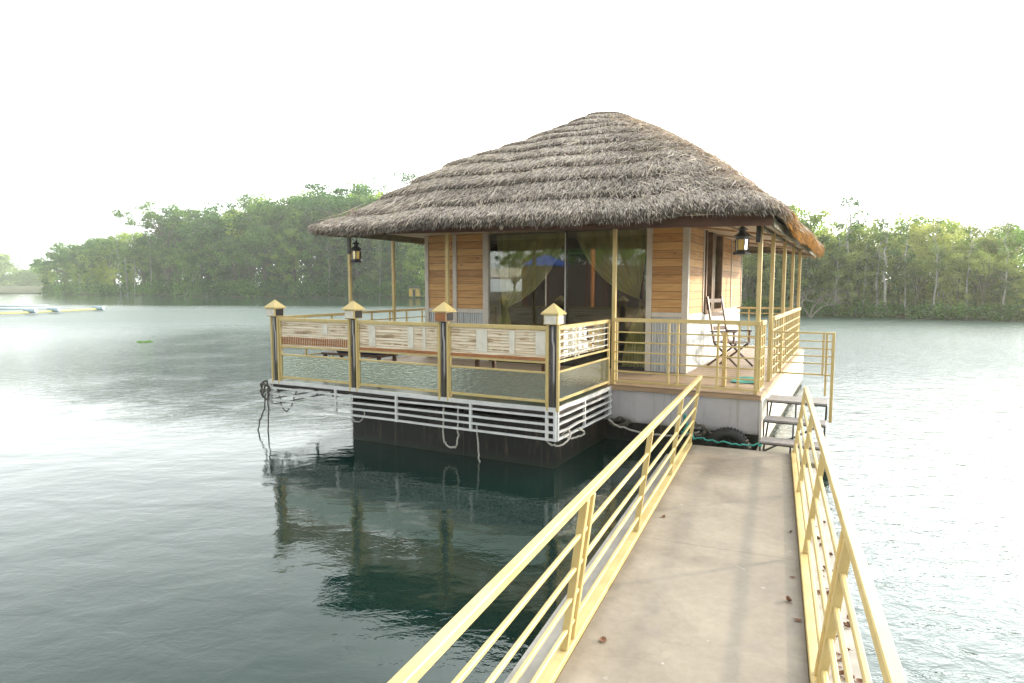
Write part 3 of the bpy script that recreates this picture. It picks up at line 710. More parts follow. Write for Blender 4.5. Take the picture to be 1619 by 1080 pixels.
for a, b in [((E0,F0),(E1,F0)),((E1,F0),(E1,F1)),((E1,F1),(E0,F1)),((E0,F1),(E0,F0))]:
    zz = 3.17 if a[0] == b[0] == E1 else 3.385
    front = a[1] == b[1] == F0  # front board is added to draw that eave shade
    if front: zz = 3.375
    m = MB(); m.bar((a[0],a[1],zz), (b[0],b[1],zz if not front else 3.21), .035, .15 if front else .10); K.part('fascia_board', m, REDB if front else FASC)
m = MB(); m.bar((UL+.0,.03,3.41),(CU1,.03,3.41),.05,.05); m.bar((UL+.0,7.0,3.30),(.0,7.0,3.30),.05,.07); m.bar((-.05,.06,3.21),(-.05,6.95,3.21),.05,.05); m.bar((UL+.05,.06,3.37),(UL+.05,6.95,3.37),.05,.07)
K.part('eave_beam', m, FASC)
# veranda posts
for (u, v) in [(-7.47,.03),(-5.21,.03),(-2.13,.03),(-.04,.03),(-.03,1.44),(-.03,3.27),(-.03,5.0),(-.03,6.8),(-7.45,1.32),(-7.45,3.3),(-7.45,5.2),(-7.45,6.9)]:
    m = MB(); m.bar((u,v,DZ+.002),(u,v,3.23 if u > -1 else 3.385),.058); K.part('veranda_post', m, YEL, bevel=.006)

# roof: hipped thatch laid in courses
RC = Vector((-3.57, 3.72)); HX, HY = 3.86, 4.74; ZE, ZP = 3.365, 2.67
def nz(p, s=1.0): return noise.noise(Vector(p)*s)
def roofpt(phi, t, off=0.0):
    n = 26.0*max(0,1-t)**3 + 2.4; c_, s_ = math.cos(phi), math.sin(phi); k = (1-t)*.992+.008
    hx, hy = HX*k, HY*k
    r = 1.0/((abs(c_/hx)**n + abs(s_/hy)**n)**(1.0/n))
    tz = t + .085*math.sin(PI*t) - .035*max(0, t-.90)/.10
    x, y = r*c_, r*s_
    z = ZE + ZP*tz - .13*max(0, c_)*(1-t) + .02*max(0,-c_)*(1-t)
    d = Vector((c_/HX, s_/HY)).normalized()
    q = Vector((RC.x+x+d.x*off*.45, RC.y+y+d.y*off*.45, z+off*.9))
    w_ = nz((q.x, q.y, q.z), .55)*.10*(1-t*.6) + nz((q.x+9, q.y, q.z), 1.7)*.035
    q.z += w_; return q
NP = 300; KC = 11
tk = [ (i/KC)**.96 for i in range(KC+1)]
m = MB(); m.col = []; m.smooth = False
rings = []
for k in range(KC):
    t0, t1 = tk[k], tk[k+1]
    lip = .058 if k else .11
    for (ft, of) in ((-.006,-.02),(-.014,lip*.55),(-.006,lip),(.25,lip*.85),(.6,lip*.45),(.96,.0)):
        rings.append((t0 + (t1-t0)*ft if ft > 0 else max(t0+ft, -.03), of, k))
rings.append((1.0, .02, KC))
for ri, (t, of, k) in enumerate(rings):
    for j in range(NP):
        phi = 2*PI*j/NP
        jt = nz((math.cos(phi)*7, math.sin(phi)*7, k*3.1), 1.0)*.010 + nz((math.cos(phi)*30, math.sin(phi)*30, k*5.1), 1.0)*.007
        hip = 1-.75*math.exp(-((phi-2*PI+.83)/.30)**2)*(1 if k > 1 else .3)        # tiers blur into loose straw at the front right hip
        p = roofpt(phi, min(1., max(-.04, t + (jt if t < .97 else 0))), of*(hip if of > 0 else 1) + (nz((math.cos(phi)*26, math.sin(phi)*26, t*40))*.02 if of > .02 else 0))
        m.v.append(p); g_ = .95 + .25*nz((p.x, p.y, p.z), 1.3); m.col.append((g_, g_, g_))
for r_ in range(len(rings)-1):
    for j in range(NP):
        a = r_*NP+j; b = r_*NP+(j+1) % NP; m.f.append((a, b, b+NP, a+NP))
b = (len(rings)-1)*NP; m.f.append(tuple(b+j for j in range(NP)))
# underside of the overhanging thatch
b = len(m.v)
for ft in (0, 1):
    for j in range(NP):
        phi = 2*PI*j/NP; p = roofpt(phi, -.012, -.02) if ft == 0 else roofpt(phi, .055, 0); 
        if ft: p.z = CT+.035
        m.v.append(p); m.col.append((.8,.7,.6))
for j in range(NP):
    j2 = (j+1) % NP; m.f.append((b+j2, b+j, b+NP+j, b+NP+j2))
roof = K.part('roof', m, THATCH)
def straw(name, material, count, pick, ln, wd, lift, seed, tint=(.75,1.25), spread=.35, hang=0.0):
    rg = random.Random(seed); s = MB(); s.col = []
    for _ in range(count):
        phi, t, of = pick(rg)
        p = roofpt(phi, t, of); q = roofpt(phi, t-.03, of); d = (q-p).normalized()
        r2 = roofpt(phi+.01, t, of); side_ = (r2-p).normalized(); nrm = side_.cross(d).normalized()
        if nrm.z < 0: nrm = -nrm
        sweep = nz((p.x, p.y, p.z), .8)*.9
        dd = (d + side_*(rg.gauss(0, spread)+sweep*.6) + nrm*rg.uniform(lift*.2, lift) + Vector((0,0,-hang*rg.random()))).normalized()
        L = ln*rg.uniform(.5, 1.4); w_ = wd*rg.uniform(.6,1.4)
        sd = dd.cross(nrm + Vector((rg.gauss(0,.4),rg.gauss(0,.4),rg.gauss(0,.4)))).normalized()*w_*.5
        p = p + nrm*.005; mid = p + dd*L*.55; tip = p + dd*L + Vector((0,0,-.02*rg.random()))
        k = len(s.v); s.v += [p-sd, p+sd, mid+sd*.8, tip, mid-sd*.8]; s.f.append((k,k+1,k+2,k+3,k+4))
        g_ = rg.uniform(*tint); s.col += [(g_, g_*rg.uniform(.95,1.02), g_*rg.uniform(.88,1.05))]*5
    o = K.part(name, s, material, roof); o['kind'] = 'stuff'; return o
def area_pick(rg):
    t = 1-math.sqrt(rg.random()); t = min(.985, t)
    k = 0
    for i in range(KC):
        if tk[i] <= t: k = i
    f = (t-tk[k])/(tk[k+1]-tk[k]); lip = .058 if k else .11
    prof = ((0,1.),(.25,.85),(.6,.45),(.96,0),(1,0)); o = 0
    for (a,b_),(c,d) in zip(prof, prof[1:]):
        if a <= f <= c: o = b_+(d-b_)*(f-a)/(c-a)
    return ph(rg), t, lip*o+.012
def ph(rg):                       # even along the perimeter of the rectangle
    a = rg.random()
    P_ = 2*(HX+HY)*2; d = a*P_
    if d < 2*HY: x, y = HX, -HY+d
    elif d < 2*HY+2*HX: x, y = HX-(d-2*HY), HY
    elif d < 4*HY+2*HX: x, y = -HX, HY-(d-2*HY-2*HX)
    else: x, y = -HX+(d-4*HY-2*HX), -HY
    return math.atan2(y, x)
straw('straw', STRAW, 120000, area_pick, .115, .013, .12, 5, (.52,1.25), .30)
def lip_pick(rg):
    k = rg.randint(0, KC-1); return ph(rg), tk[k]+rg.uniform(-.016,.012), (.058 if k else .11)*rg.uniform(.45,1.0)+.016
straw('straw_fringe', STRAW, 52000, lip_pick, .085, .013, .24, 6, (.35,1.4), .45, .8)
straw('eave_fringe', STRAW, 16000, lambda rg: (ph(rg), rg.uniform(-.014,.006), rg.uniform(-.02,.13)), .07, .014, .15, 8, (.25,.9), .35, 1.3)
straw('hip_straw', STRAW, 6000, lambda rg: (-.83+rg.gauss(0,.20), rg.uniform(.0,.85)**1.3, rg.uniform(.03,.09)), .20, .012, .22, 12, (.5,1.3), .8)
straw('loose_straw', STRAW, 700, lambda rg: (ph(rg), rg.uniform(.02,.5), .10), .34, .012, .25, 9, (.9,1.4), .8, 0)
# cut thatch end with backlit glow painted gold along the sunlit right eave
straw('backlit_eave', STRAWG, 3600, lambda rg: (rg.uniform(-.84,.95), rg.uniform(-.016,.004), rg.uniform(-.05,.12)), .11, .016, .25, 10, (.45,1.3), .5, .9)
# two small bulbs under the front eave
for u in (-3.62, -2.42):
    m = MB(); m.lathe([(.003,.10),(.012,.09),(.014,.06),(.03,.035),(.034,.0),(.022,-.025),(.002,-.034)], (u, -.86, 3.27), 12); m.smooth = True
    single('light_bulb', m, CREAM, 'small white bulb under the front eave, '+('left' if u < -3 else 'right')+' one of two', 'bulb', (u, -.86, 3.27), PLAT, 'bulbs under the front eave')

# curtains inside the glass, tied back to each side
def curtain(u_top0, u_top1, u_tie, z_tie, u_bot0, u_bot1, label, v=CV0+.22):
    m = MB(); m.smooth = True
    def f(a, b):                   # a across 0..1, b down 0..1
        zt = CT-.03; zb = zf+.03; kt = (zt-z_tie)/(zt-zb)
        if b < kt:
            q = b/kt; e = q**1.25; uu = (u_top0+(u_top1-u_top0)*a)*(1-e) + (u_tie+(a-.5)*.10)*e
            z = zt+(z_tie-zt)*q - .28*math.sin(PI*q)*(a if u_top1 > u_top0 else a)*.8
        else:
            q = (b-kt)/(1-kt); uu = (u_tie+(a-.5)*.10)*(1-q)**2+(u_bot0+(u_bot1-u_bot0)*a)*(1-(1-q)**2); z = z_tie+(zb-z_tie)*q
        return (uu, v+.035*math.sin(a*46+b*3)*(.4+.6*abs(b-kt)), z)
    m.grid(f, 70, 26)
    return single('curtain', m, CURT, label, 'curtain', (u_tie, v, zf+.05), PLAT, 'tied-back curtains behind the glass')
curtain(-5.30, -3.75, -5.12, 1.95, -5.34, -4.86, 'olive gold curtain tied back to the left behind the glass doors')
curtain(-2.18, -3.60, -2.28, 2.12, -2.18, -2.62, 'olive gold curtain tied back to the right behind the glass doors')

# ================================================================== RAILINGS
def rail_panel(T, a, b, zs, ws, verts, end=True, vz=None, name='rail', vw=.026):
    a = Vector((*a, 0)); b = Vector((*b, 0))
    for i, (z, w_) in enumerate(zip(zs, ws)):
        m = MB(); m.bar(a+Vector((0,0,z)), b+Vector((0,0,z)), w_, w_*.9); T.part('top_rail' if i == 0 else name, m, YEL, bevel=.003)
    for t in verts:
        p = a.lerp(b, t); m = MB(); m.bar(p+Vector((0,0,(vz or zs)[-1]-.01)), p+Vector((0,0,zs[0]-ws[0]*.45)), vw+.004, vw+.004); T.part('upright', m, YEL, bevel=.003)
ZS = [1.876, 1.69, 1.535, 1.385, 1.235, 1.085, .935]; WS = [.062,.024,.024,.024,.024,.024,.034]
T = Thing('railing', 'yellow metal railing with six bars along the front of the main deck', 'railing', (-1.1, -.03, DZ), PLAT)
rail_panel(T, (-2.10,-.03), (.0,-.03), ZS, WS, (.02,.40,.465,.735,.87,.985))
T = Thing('railing', 'short yellow railing return round the front right deck corner, by the steps', 'railing', (.0, .25, DZ), PLAT)
rail_panel(T, (.0,-.0), (.0,.42), ZS, WS, (.0,.5,1.0), vw=.03)
T = Thing('railing', 'long yellow grid railing along the right side of the deck behind the steps', 'railing', (.0, 4, DZ), PLAT)
rail_panel(T, (.0,1.47), (.0,6.85), ZS, WS, [i/14 for i in range(15)], vw=.024)
T = Thing('railing', 'yellow railing across the back of the right veranda', 'railing', (-.7, 6.85, DZ), PLAT)
rail_panel(T, (CU1+.02,6.88), (-.04,6.88), [1.876,1.75,1.45,1.15,.935], [.05,.026,.024,.024,.03], (.2,.8))
T = Thing('railing', 'yellow railing along the left edge of the main deck', 'railing', (-7.48, 3.5, DZ), PLAT)
rail_panel(T, (-7.48,.08), (-7.48,6.9), [1.876,1.71,1.535,1.36,1.185,1.01,.935], [.055]+[.024]*5+[.03], [i/12 for i in range(13)])
T = Thing('railing', 'yellow railing along the left side of the low forward deck', 'railing', (-7.33, -1, .83), PLAT)
rail_panel(T, (-7.31,LV+.12), (-7.31,-.02), [1.87,1.71,1.535,1.36,1.185,1.01,.90], [.055]+[.024]*5+[.03], (.05,.35,.68,.97))
T = Thing('gate', 'low yellow barred gate panel standing out over the water beside the steps', 'gate', (.45, 1.44, .8), PLAT)
rail_panel(T, (.02,1.44), (.86,1.44), [1.67,1.545,1.43,1.315,1.20,1.03], [.032,.022,.022,.022,.022,.03], (.14,.85))
m = MB(); m.bar((.87,1.44,.30),(.87,1.44,1.69),.045); T.part('end_post', m, YEL, bevel=.004)
m = MB(); m.bar((.78,1.47,.70),(.78,1.47,1.66),.03); T.part('end_post', m, YEL, bevel=.004)

# panels of the forward deck: painted reflection above, gap, mirror-like glass below
def deck_panel(label, a, b, kind):
    T = Thing('balustrade', label, 'railing', ((a[0]+b[0])/2, (a[1]+b[1])/2, .86), PLAT)
    A = Vector((*a,0)); B = Vector((*b,0)); zz = lambda z: Vector((0,0,z))
    for nm, z, w_ in (('top_rail',1.855,.05),('rail',1.415,.026),('rail',1.285,.026),('bottom_rail',.915,.034)):
        m = MB(); m.bar(A+zz(z), B+zz(z), w_ if nm != 'top_rail' else .055, w_); T.part(nm, m, YEL, bevel=.003)
    for t in (0,1):
        p = A.lerp(B, t); m = MB(); m.bar(p+zz(.862), p+zz(1.827), .034); T.part('frame_upright', m, YEL, bevel=.003)
    d = (B-A).normalized(); nrm = Vector((-d.y, d.x, 0)); a2 = A+d*.02+nrm*.004; b2 = B-d*.02+nrm*.004
    m = MB(); m.bar(a2+zz(1.10), b2+zz(1.10), .008, .342); T.part('glass_panel', m, MIRR)
    L = (B-A).length
    if kind != 'open':
        m = MB(); m.bar(a2+nrm*.006+zz(1.629), b2+nrm*.006+zz(1.629), .010, .398); pb = T.part('board', m, REFLB)  # opaque board painted as the reflection in the upper glass
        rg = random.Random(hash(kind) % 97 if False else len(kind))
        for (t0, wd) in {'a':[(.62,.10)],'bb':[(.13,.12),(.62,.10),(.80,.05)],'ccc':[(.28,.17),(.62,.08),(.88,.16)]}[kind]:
            m = MB(); q = a2 + d*L*t0; m.bar(q-nrm*.008+zz(1.66 if kind != 'a' else 1.72), q+d*wd-nrm*.008+zz(1.66 if kind != 'a' else 1.72), .016, .30 if kind != 'a' else .16); T.part('reflected_block', m, CREAM, pb)
        m = MB()                    # slats shaped as wood rails of the painted reflection
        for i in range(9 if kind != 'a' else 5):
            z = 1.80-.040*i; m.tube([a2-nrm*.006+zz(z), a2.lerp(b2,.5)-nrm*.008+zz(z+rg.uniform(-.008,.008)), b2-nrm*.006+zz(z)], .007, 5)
        T.part('reflected_slats', m, REFLB, pb)
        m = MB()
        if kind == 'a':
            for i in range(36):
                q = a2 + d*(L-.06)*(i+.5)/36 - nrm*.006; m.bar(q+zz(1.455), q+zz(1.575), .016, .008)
            T.part('reflected_pickets', m, ORANGE, pb)  # orange stripes of the painted reflection
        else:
            m.bar(a2-nrm*.008+zz(1.455), b2-nrm*.008+zz(1.455), .012, .04); T.part('reflected_log', m, ORANGE, pb)  # log bar belongs to the painted reflection
    else:
        m = MB()
        for z in (1.76,1.67,1.58,1.49): m.bar(a2+zz(z), b2+zz(z), .014, .014)
        for t in (.30,.36): m.bar(a2.lerp(b2,t)+zz(1.43), a2.lerp(b2,t)+zz(1.82), .02, .02)
        T.part('thin_bars', m, CREAM)
        m = MB(); m.bar(a2+nrm*.05+zz(1.629), b2+nrm*.05+zz(1.629), .006, .38); T.part('glass_panel', m, PANE)
UP = [-7.16, -5.49, -3.85, -2.19]
deck_panel('left front railing panel, painted reflection of short orange pickets above greenish glass', (UP[0]+.11,LV+.02), (UP[1]-.09,LV+.02), 'a')
deck_panel('middle front railing panel, painted reflection with two cream blocks above greenish glass', (UP[1]+.09,LV+.02), (UP[2]-.09,LV+.02), 'bb')
deck_panel('right front railing panel, painted reflection with a large white block above blue-green glass', (UP[2]+.09,LV+.02), (UP[3]-.09,LV+.02), 'ccc')
deck_panel('side railing panel with thin bars, running back from the foremost lantern post', (LU1-.04,LV+.14), (LU1-.04,-.06), 'open')
PT = ['at the far left front corner of the low deck','between the left and middle front panels','between the middle and right front panels','at the near right corner of the low deck']
for i, u in enumerate(UP):
    T = Thing('lantern_post', 'twin post with house-shaped lantern box, '+PT[i], 'post', (u, LV+.02, .84), PLAT, 'lantern posts along the low deck')
    for s in (-1, 1):
        m = MB(); m.bar((u+s*.072, LV+.0, .80), (u+s*.072, LV+.0, 1.90), .032); T.part('upright', m, YEL, bevel=.003)
    m = MB(); m.box(u-.054, u+.054, LV+.018, LV+.05, .84, 1.90); T.part('back_plate', m, simple('grey_channel_%d' % i, (.10,.095,.10), (.06,.055,.06), .35, 6))
    m = MB(); m.tube([(u+.01,LV+.006,.86),(u+.01,LV+.006,1.62),(u-.005,LV+.006,1.70),(u-.005,LV+.006,1.88)], .014, 8); m.smooth = True; T.part('conduit', m, GREYH)
    m = MB(); m.box(u-.095, u+.095, LV-.075, LV+.115, 1.902, 2.03); bx = T.part('lantern_box', m, YEL if i != 2 else simple('pale_timber', (.52,.36,.24), (.40,.26,.17), .6, 8), bevel=.006)
    m = MB()
    m.box(u+.096, u+.102, LV-.055, LV+.095, 1.915, 2.02); T.part('box_pane', m, BLACKM if i < 3 else CREAM, bx)
    m = MB(); m.box(u-.08, u+.08, LV-.083, LV-.077, 1.915, 2.02); T.part('box_pane', m, CREAM if i != 2 else ORANGE, bx)
    m = MB(); m.pyramid(u, LV+.02, 2.048, 2.170, .123); m.box(u-.123, u+.123, LV-.103, LV+.143, 2.031, 2.046); T.part('pyramid_cap', m, YEL, bx)

# hanging lanterns
def lantern(u, v, ztop, label):
    T = Thing('hanging_lantern', label, 'lantern', (u, v, ztop-.42), PLAT, 'black pagoda lanterns under the eave')
    m = MB(); m.lathe([(.0,0),(.006,0),(.016,-.02),(.022,-.04),(.070,-.078),(.088,-.088),(.045,-.092),(.042,-.115),(.07,-.135),(.115,-.165),(.138,-.178),(.085,-.19),(.08,-.217),(0,-.217)], (u,v,ztop), 6); T.part('roof', m, BLACKM)
    m = MB(); m.lathe([(.0,-.219),(.082,-.219),(.076,-.36),(.0,-.36)], (u,v,ztop), 6); T.part('glass', m, AMBER)
    m = MB()
    for j in range(6):
        a = 2*PI*j/6; m.bar((u+.086*math.cos(a),v+.086*math.sin(a),ztop-.218),(u+.080*math.cos(a),v+.080*math.sin(a),ztop-.362),.012)
    m.lathe([(.0,-.362),(.085,-.362),(.12,-.405),(.115,-.425),(.05,-.43),(0,-.43)], (u,v,ztop), 6); T.part('cage', m, BLACKM)
    m = MB(); du = .2 if u > -3 else -.25
    m.tube([(u,v,ztop-.002),(u,v,ztop+.05),(u+du*.5,v+.04,ztop+.07),(u+du,v+.06,ztop+.02)], .008, 6); m.box(u+du-.03,u+du+.03,v+.06,v+.09,ztop-.26,ztop+.05) ; T.part('bracket', m, BLACKM)
lantern(-.26, -.12, 3.24, 'black pagoda lantern with amber glass hanging by the right front veranda post')
lantern(-7.16, -.12, 3.26, 'black pagoda lantern with yellow-green glass hanging by the left front veranda post')

# ================================================================== STEPS, CHAIR, FURNITURE, TYRE, ROPES
T = Thing('metal_steps', 'three-tread grey metal steps from the walkway up to the deck', 'steps', (.47, 0, .2), PLAT)
for (v0, v1, z) in ((-.50,-.18,.34),(-.16,.17,.57),(.19,.66,.79)):
    m = MB(); m.box(.09, .86, v0, v1, z-.028, z); T.part('tread', m, TREAD, bevel=.005)
    m = MB()
    for u in (.10,.47,.85): m.bar((u,v0+.02,max(z-.24,-.1)),(u,v0+.02,z-.03),.02)
    m.bar((.10,v0+.02,z-.036),(.85,v0+.02,z-.036),.02,.015); T.part('support', m, BLACKM)
m = MB()
for u in (.12,.84):
    m.bar((u,-.48,.02),(u,.60,.74),.022,.03)
m.bar((.12,-.3,.16),(.84,.3,.50),.02); T.part('stringer', m, BLACKM)
m = MB(); m.box(.02,.95,-.62,.12,.06,.16); single('landing_float', m, WHITEH, 'pale worn ledge under the lowest metal step', 'ledge', (.48,-.3,.06), PLAT, bevel=.01)

def chair(u, v, rot, label, z=DZ):
    fr = PLAT @ Matrix.Translation((u, v, z)) @ Matrix.Rotation(rot, 4, 'Z')
    T = Thing('folding_chair', label, 'chair', (0,0,0), fr)
    # faces +x; width along y
    for s in (-1, 1):
        y = .24*s
        m = MB(); m.bar((-.36,y,.62+.7),(-.18,y,.44),.034,.03); m.bar((-.18,y,.44),(.34,y,.02),.034,.03); T.part('back_post', m, DWOOD)
        m = MB(); m.bar((.26,y*.88,.45),(-.34,y*.88,.0),.034,.03); T.part('leg', m, DWOOD)
        m = MB(); m.bar((-.24,y*1.12,.66),(.30,y*1.12,.68),.05,.025); m.bar((.24,y*1.12,.45),(.24,y*1.12,.67),.03,.03); T.part('armrest', m, DWOOD)
    m = MB()
    for i in range(6): m.box(-.22+i*.085, -.155+i*.085, -.235, .235, .455, .475)
    T.part('seat', m, DWOOD)
    m = MB(); 
    for z_ in (.72,.98,1.24): m.bar((-.205-(z_-.5)*.19,-.23,z_),(-.205-(z_-.5)*.19,.23,z_),.018,.07)
    T.part('backrest', m, DWOOD)
chair(-.92, 3.15, R(-22), 'tall dark wooden folding armchair on the right veranda')
# bare timber post block and a teal mat on the deck
m = MB(); m.box(-.60,-.54,.55,.61,DZ+.002,1.66); m.box(-.62,-.52,.53,.63,1.662,1.69); single('timber_stand', m, YEL, 'sunlit golden timber stand just behind the front railing', 'stand', (-.56,.6,DZ), PLAT, bevel=.006)
m = MB(); m.grid(lambda a, b: (-.55+a*.42, 1.0+b*.75, DZ+.012+.006*math.sin(a*9+b*4)), 12, 12); single('mat', m, TEAL, 'small teal mat lying on the right veranda deck', 'mat', (-.35,1.4,DZ), PLAT)
# furniture of the low forward deck
T = Thing('bench', 'low dark bench with a navy cushion at the left of the low deck', 'bench', (-6.5,-.9,.83), PLAT)
m = MB(); m.box(-7.0,-5.7,-1.25,-.75,1.21,1.25); T.part('seat', m, DWOOD, bevel=.005)
for (u, v) in ((-6.95,-1.2),(-6.95,-.8),(-5.75,-1.2),(-5.75,-.8)):
    m = MB(); m.bar((u,v,.832),(u,v,1.208),.05); T.part('leg', m, DWOOD)
m = MB(); m.box(-6.7,-5.8,-1.22,-.78,1.252,1.36); single('cushion', m, NAVY, 'navy blue seat cushion on the low bench', 'cushion', (-6.2,-1,1.252), PLAT, bevel=.03)
T = Thing('table', 'low dark table in the middle of the low deck behind the railing panels', 'table', (-3.2,-1.0,.83), PLAT)
m = MB(); m.box(-3.9,-2.6,-1.35,-.7,1.36,1.40); T.part('tabletop', m, DWOOD, bevel=.005)
for (u, v) in ((-3.8,-1.28),(-3.8,-.78),(-2.7,-1.28),(-2.7,-.78)):
    m = MB(); m.bar((u,v,.832),(u,v,1.358),.05); T.part('leg', m, DWOOD)

m = MB(); pr = []
for j in range(15):
    a = 2*PI*j/14; pr.append((.235+.070*math.cos(a)*1.0, .085*math.sin(a)))
m.lathe(pr, (-.36,-.155,.10), 36, 'Y'); m.smooth = True
# tread blocks
for j in range(40):
    a = 2*PI*j/40; m.bar((-.36+.300*math.cos(a),-.20,.10+.300*math.sin(a)),(-.36+.300*math.cos(a+.06),-.11,.10+.300*math.sin(a+.06)),.024,.016)
single('tyre', m, TYRE, 'old black tyre hung as a fender between the hull and the walkway', 'tyre', (-.36,-.155,.10), PLAT)

def rope(pts, r, mt, label, group=None, jit=.006, n=6, sub=6):
    V = [Vector(p) for p in pts]; out_ = []; rg = random.Random(len(pts)*7+int(abs(V[0].x)*100))
    for i in range(len(V)-1):
        p0 = V[max(i-1,0)]; p1 = V[i]; p2 = V[i+1]; p3 = V[min(i+2,len(V)-1)]
        for k in range(sub):
            t = k/sub
            out_.append(.5*((2*p1)+(p2-p0)*t+(2*p0-5*p1+4*p2-p3)*t*t+(3*p1-p0-3*p2+p3)*t**3) + Vector((rg.gauss(0,jit),rg.gauss(0,jit),rg.gauss(0,jit))))
    out_.append(V[-1]); m = MB(); m.tube(out_, r, n); m.smooth = True
    return single('rope', m, mt, label, 'rope', V[0], PLAT, group)
lu = LU0-.02; lv = LV-.03
rope([(lu,lv,.84),(lu-.10,lv,.76),(lu-.02,lv-.05,.66),(lu+.05,lv,.74),(lu-.06,lv-.04,.80),(lu-.12,lv,.62),(lu+.02,lv-.03,.52),(lu+.06,lv,.66),(lu,lv,.78),(lu-.07,lv-.03,.58)], .016, ROPED, 'knotted dark rope bunched at the far left corner of the skirt', jit=.014)
rope([(lu-.04,lv,.60),(lu-.06,lv,.40),(lu-.14,lv-.05,.12),(lu-.20,lv-.06,-.10)], .011, ROPED, 'dark rope slanting down into the water, left of the straight one')
rope([(lu+.03,lv,.62),(lu+.02,lv,.30),(lu+.03,lv-.02,-.10)], .011, ROPED, 'dark rope hanging straight down into the water from the left corner')
rope([(-7.12,LV+.02,.74),(-7.08,LV,.50),(-6.96,LV,.36),(-6.84,LV,.46),(-6.76,LV+.01,.62),(-6.72,LV+.02,.74)], .010, ROPED, 'dark rope loop under the skirt near the left corner')
rope([(-5.58,LV+.03,.74),(-5.56,LV+.02,.42),(-5.50,LV+.02,.33),(-5.38,LV+.02,.36),(-5.30,LV+.03,.52)], .010, ROPE, 'small pale rope loop at the left edge of the dark lower hull')
rope([(-3.88,LV+.03,.74),(-3.88,LV+.02,.30),(-3.84,LV+.02,.18),(-3.75,LV+.01,.14),(-3.66,LV+.02,.18),(-3.64,LV+.03,.42),(-3.64,LV+.03,.74)], .013, ROPE, 'U-shaped pale rope loop hanging below the middle of the skirt')
rope([(-3.33,LV+.03,.52),(-3.31,LV+.02,.20),(-3.26,LV+.0,-.06)], .011, ROPE, 'pale rope hanging into the water right of the U-shaped loop')
rope([(-2.30,LV+.06,.44),(-2.26,LV+.05,.36),(-2.12,LV+.08,.35),(-2.06,LV+.25,.42),(-2.12,LV+.35,.50),(-2.2,LV+.3,.42),(-2.1,LV+.5,.36),(-2.0,LV+.62,.42),(-2.05,LV+.5,.5)], .013, ROPE, 'curled pale rope under the near corner of the skirt')
rope([(-2.05,-.40,.40),(-1.95,-.30,.30),(-1.5,-.28,.22),(-1.0,-.25,.24),(-.75,-.2,.32)], .014, ROPE, 'pale rope slung along the hull from the skirt to the walkway')
rope([(-2.15,-.10,.30),(-2.0,-.08,.34),(-1.86,-.10,.28),(-1.98,-.14,.24),(-2.12,-.12,.30),(-1.95,-.1,.38),(-1.8,-.1,.33),(-2.0,-.15,.27)], .018, ROPED, 'heap of dark rope on the hull below the right end of the skirt', jit=.012)
rope([(-1.05,-.30,.32),(-1.02,-.36,.52),(-.96,-.33,.40),(-.92,-.40,.56),(-.88,-.34,.36),(-.95,-.42,.30),(-.82,-.36,.47),(-.80,-.42,.28),(-.7,-.44,.27),(-.5,-.48,.265),(-.2,-.50,.27),(0,-.52,.275),(.12,-.50,.30)], .012, TEAL, 'teal rope tangled at the end of the walkway by the tyre', jit=.012)
rope([(-.98,-.22,.34),(-.82,-.20,.42),(-.68,-.22,.34),(-.78,-.26,.28),(-.95,-.24,.38),(-.70,-.2,.40),(-.6,-.2,.3)], .018, ROPED, 'dark coil of rope between the teal rope and the tyre', jit=.012)

# ================================================================== WALKWAY (frame: x right, y forward, end at y = 0)
HWID = .612; RL = 18.0
W_ = Thing('walkway', 'long concrete-floored floating walkway leading to the platform', 'walkway', (0, -6, 0), RAMP)
m = MB(); m.box(-HWID, HWID, -RL, 0, -.10, 0); W_.part('concrete_floor', m, CONC, bevel=.008)
for s in (-1, 1):
    m = MB(); a, b = sorted((s*(HWID+.075), s*(HWID+.30))); m.box(a, b, -RL, -.25, -.16, -.10); W_.part('ledge', m, simple('ledge_'+('a' if s < 0 else 'b'), (.45,.42,.38), (.30,.28,.26), .8, 3))
m = MB(); m.box(-HWID-.28, HWID+.28, -RL, -.2, -.34, -.165); W_.part('float', m, DARK)
LEAN = .125
def lean(p): return Vector((p.x + LEAN*max(0, p.z), p.y, p.z))
def ramp_rail(sgn, label, posts, hs=1.0):
    x0 = sgn*(HWID+.034)
    T = Thing('walkway_railing', label, 'railing', (x0, -6, 0), RAMP)
    m = MB(); m.box(x0-.035, x0+.035, -RL, -.02, -.07, .035); T.part('base_beam', m, YEL, bevel=.004)
    for i, (z, w_) in enumerate(((.925,.047),(.70,.025),(.51,.025),(.335,.025),(.15,.025))):
        z *= hs; m = MB(); m.bar((x0,-RL,z),(x0,.0 if i else .02,z), w_, w_); m.mapv(lean); T.part('top_rail' if i == 0 else 'rail', m, YEL, bevel=.005)
    for (y, dbl) in posts:
        for dy in ((-.066, 0, .066) if dbl else (0,)):
            m = MB(); wy = .040 if dy else .030
            m.quadbox([(x0-.022,y+dy-wy/2,.036),(x0+.022,y+dy-wy/2,.036),(x0+.022,y+dy+wy/2,.036),(x0-.022,y+dy+wy/2,.036),(x0-.022,y+dy-wy/2,.894*hs),(x0+.022,y+dy-wy/2,.894*hs),(x0+.022,y+dy+wy/2,.894*hs),(x0-.022,y+dy+wy/2,.894*hs)])
            if dbl and dy == 0: m.v = [Vector((x0+(q.x-x0)*.45, q.y, q.z)) for q in m.v]
            m.mapv(lean); T.part('post', m, YEL, bevel=.004)
ramp_rail(-1, 'yellow pipe railing on the left side of the concrete walkway', [(-.05,0),(-1.75,0),(-3.58,0),(-5.46,1),(-7.3,0),(-9.1,1),(-11,0),(-12.9,1),(-15,0),(-17,0)])
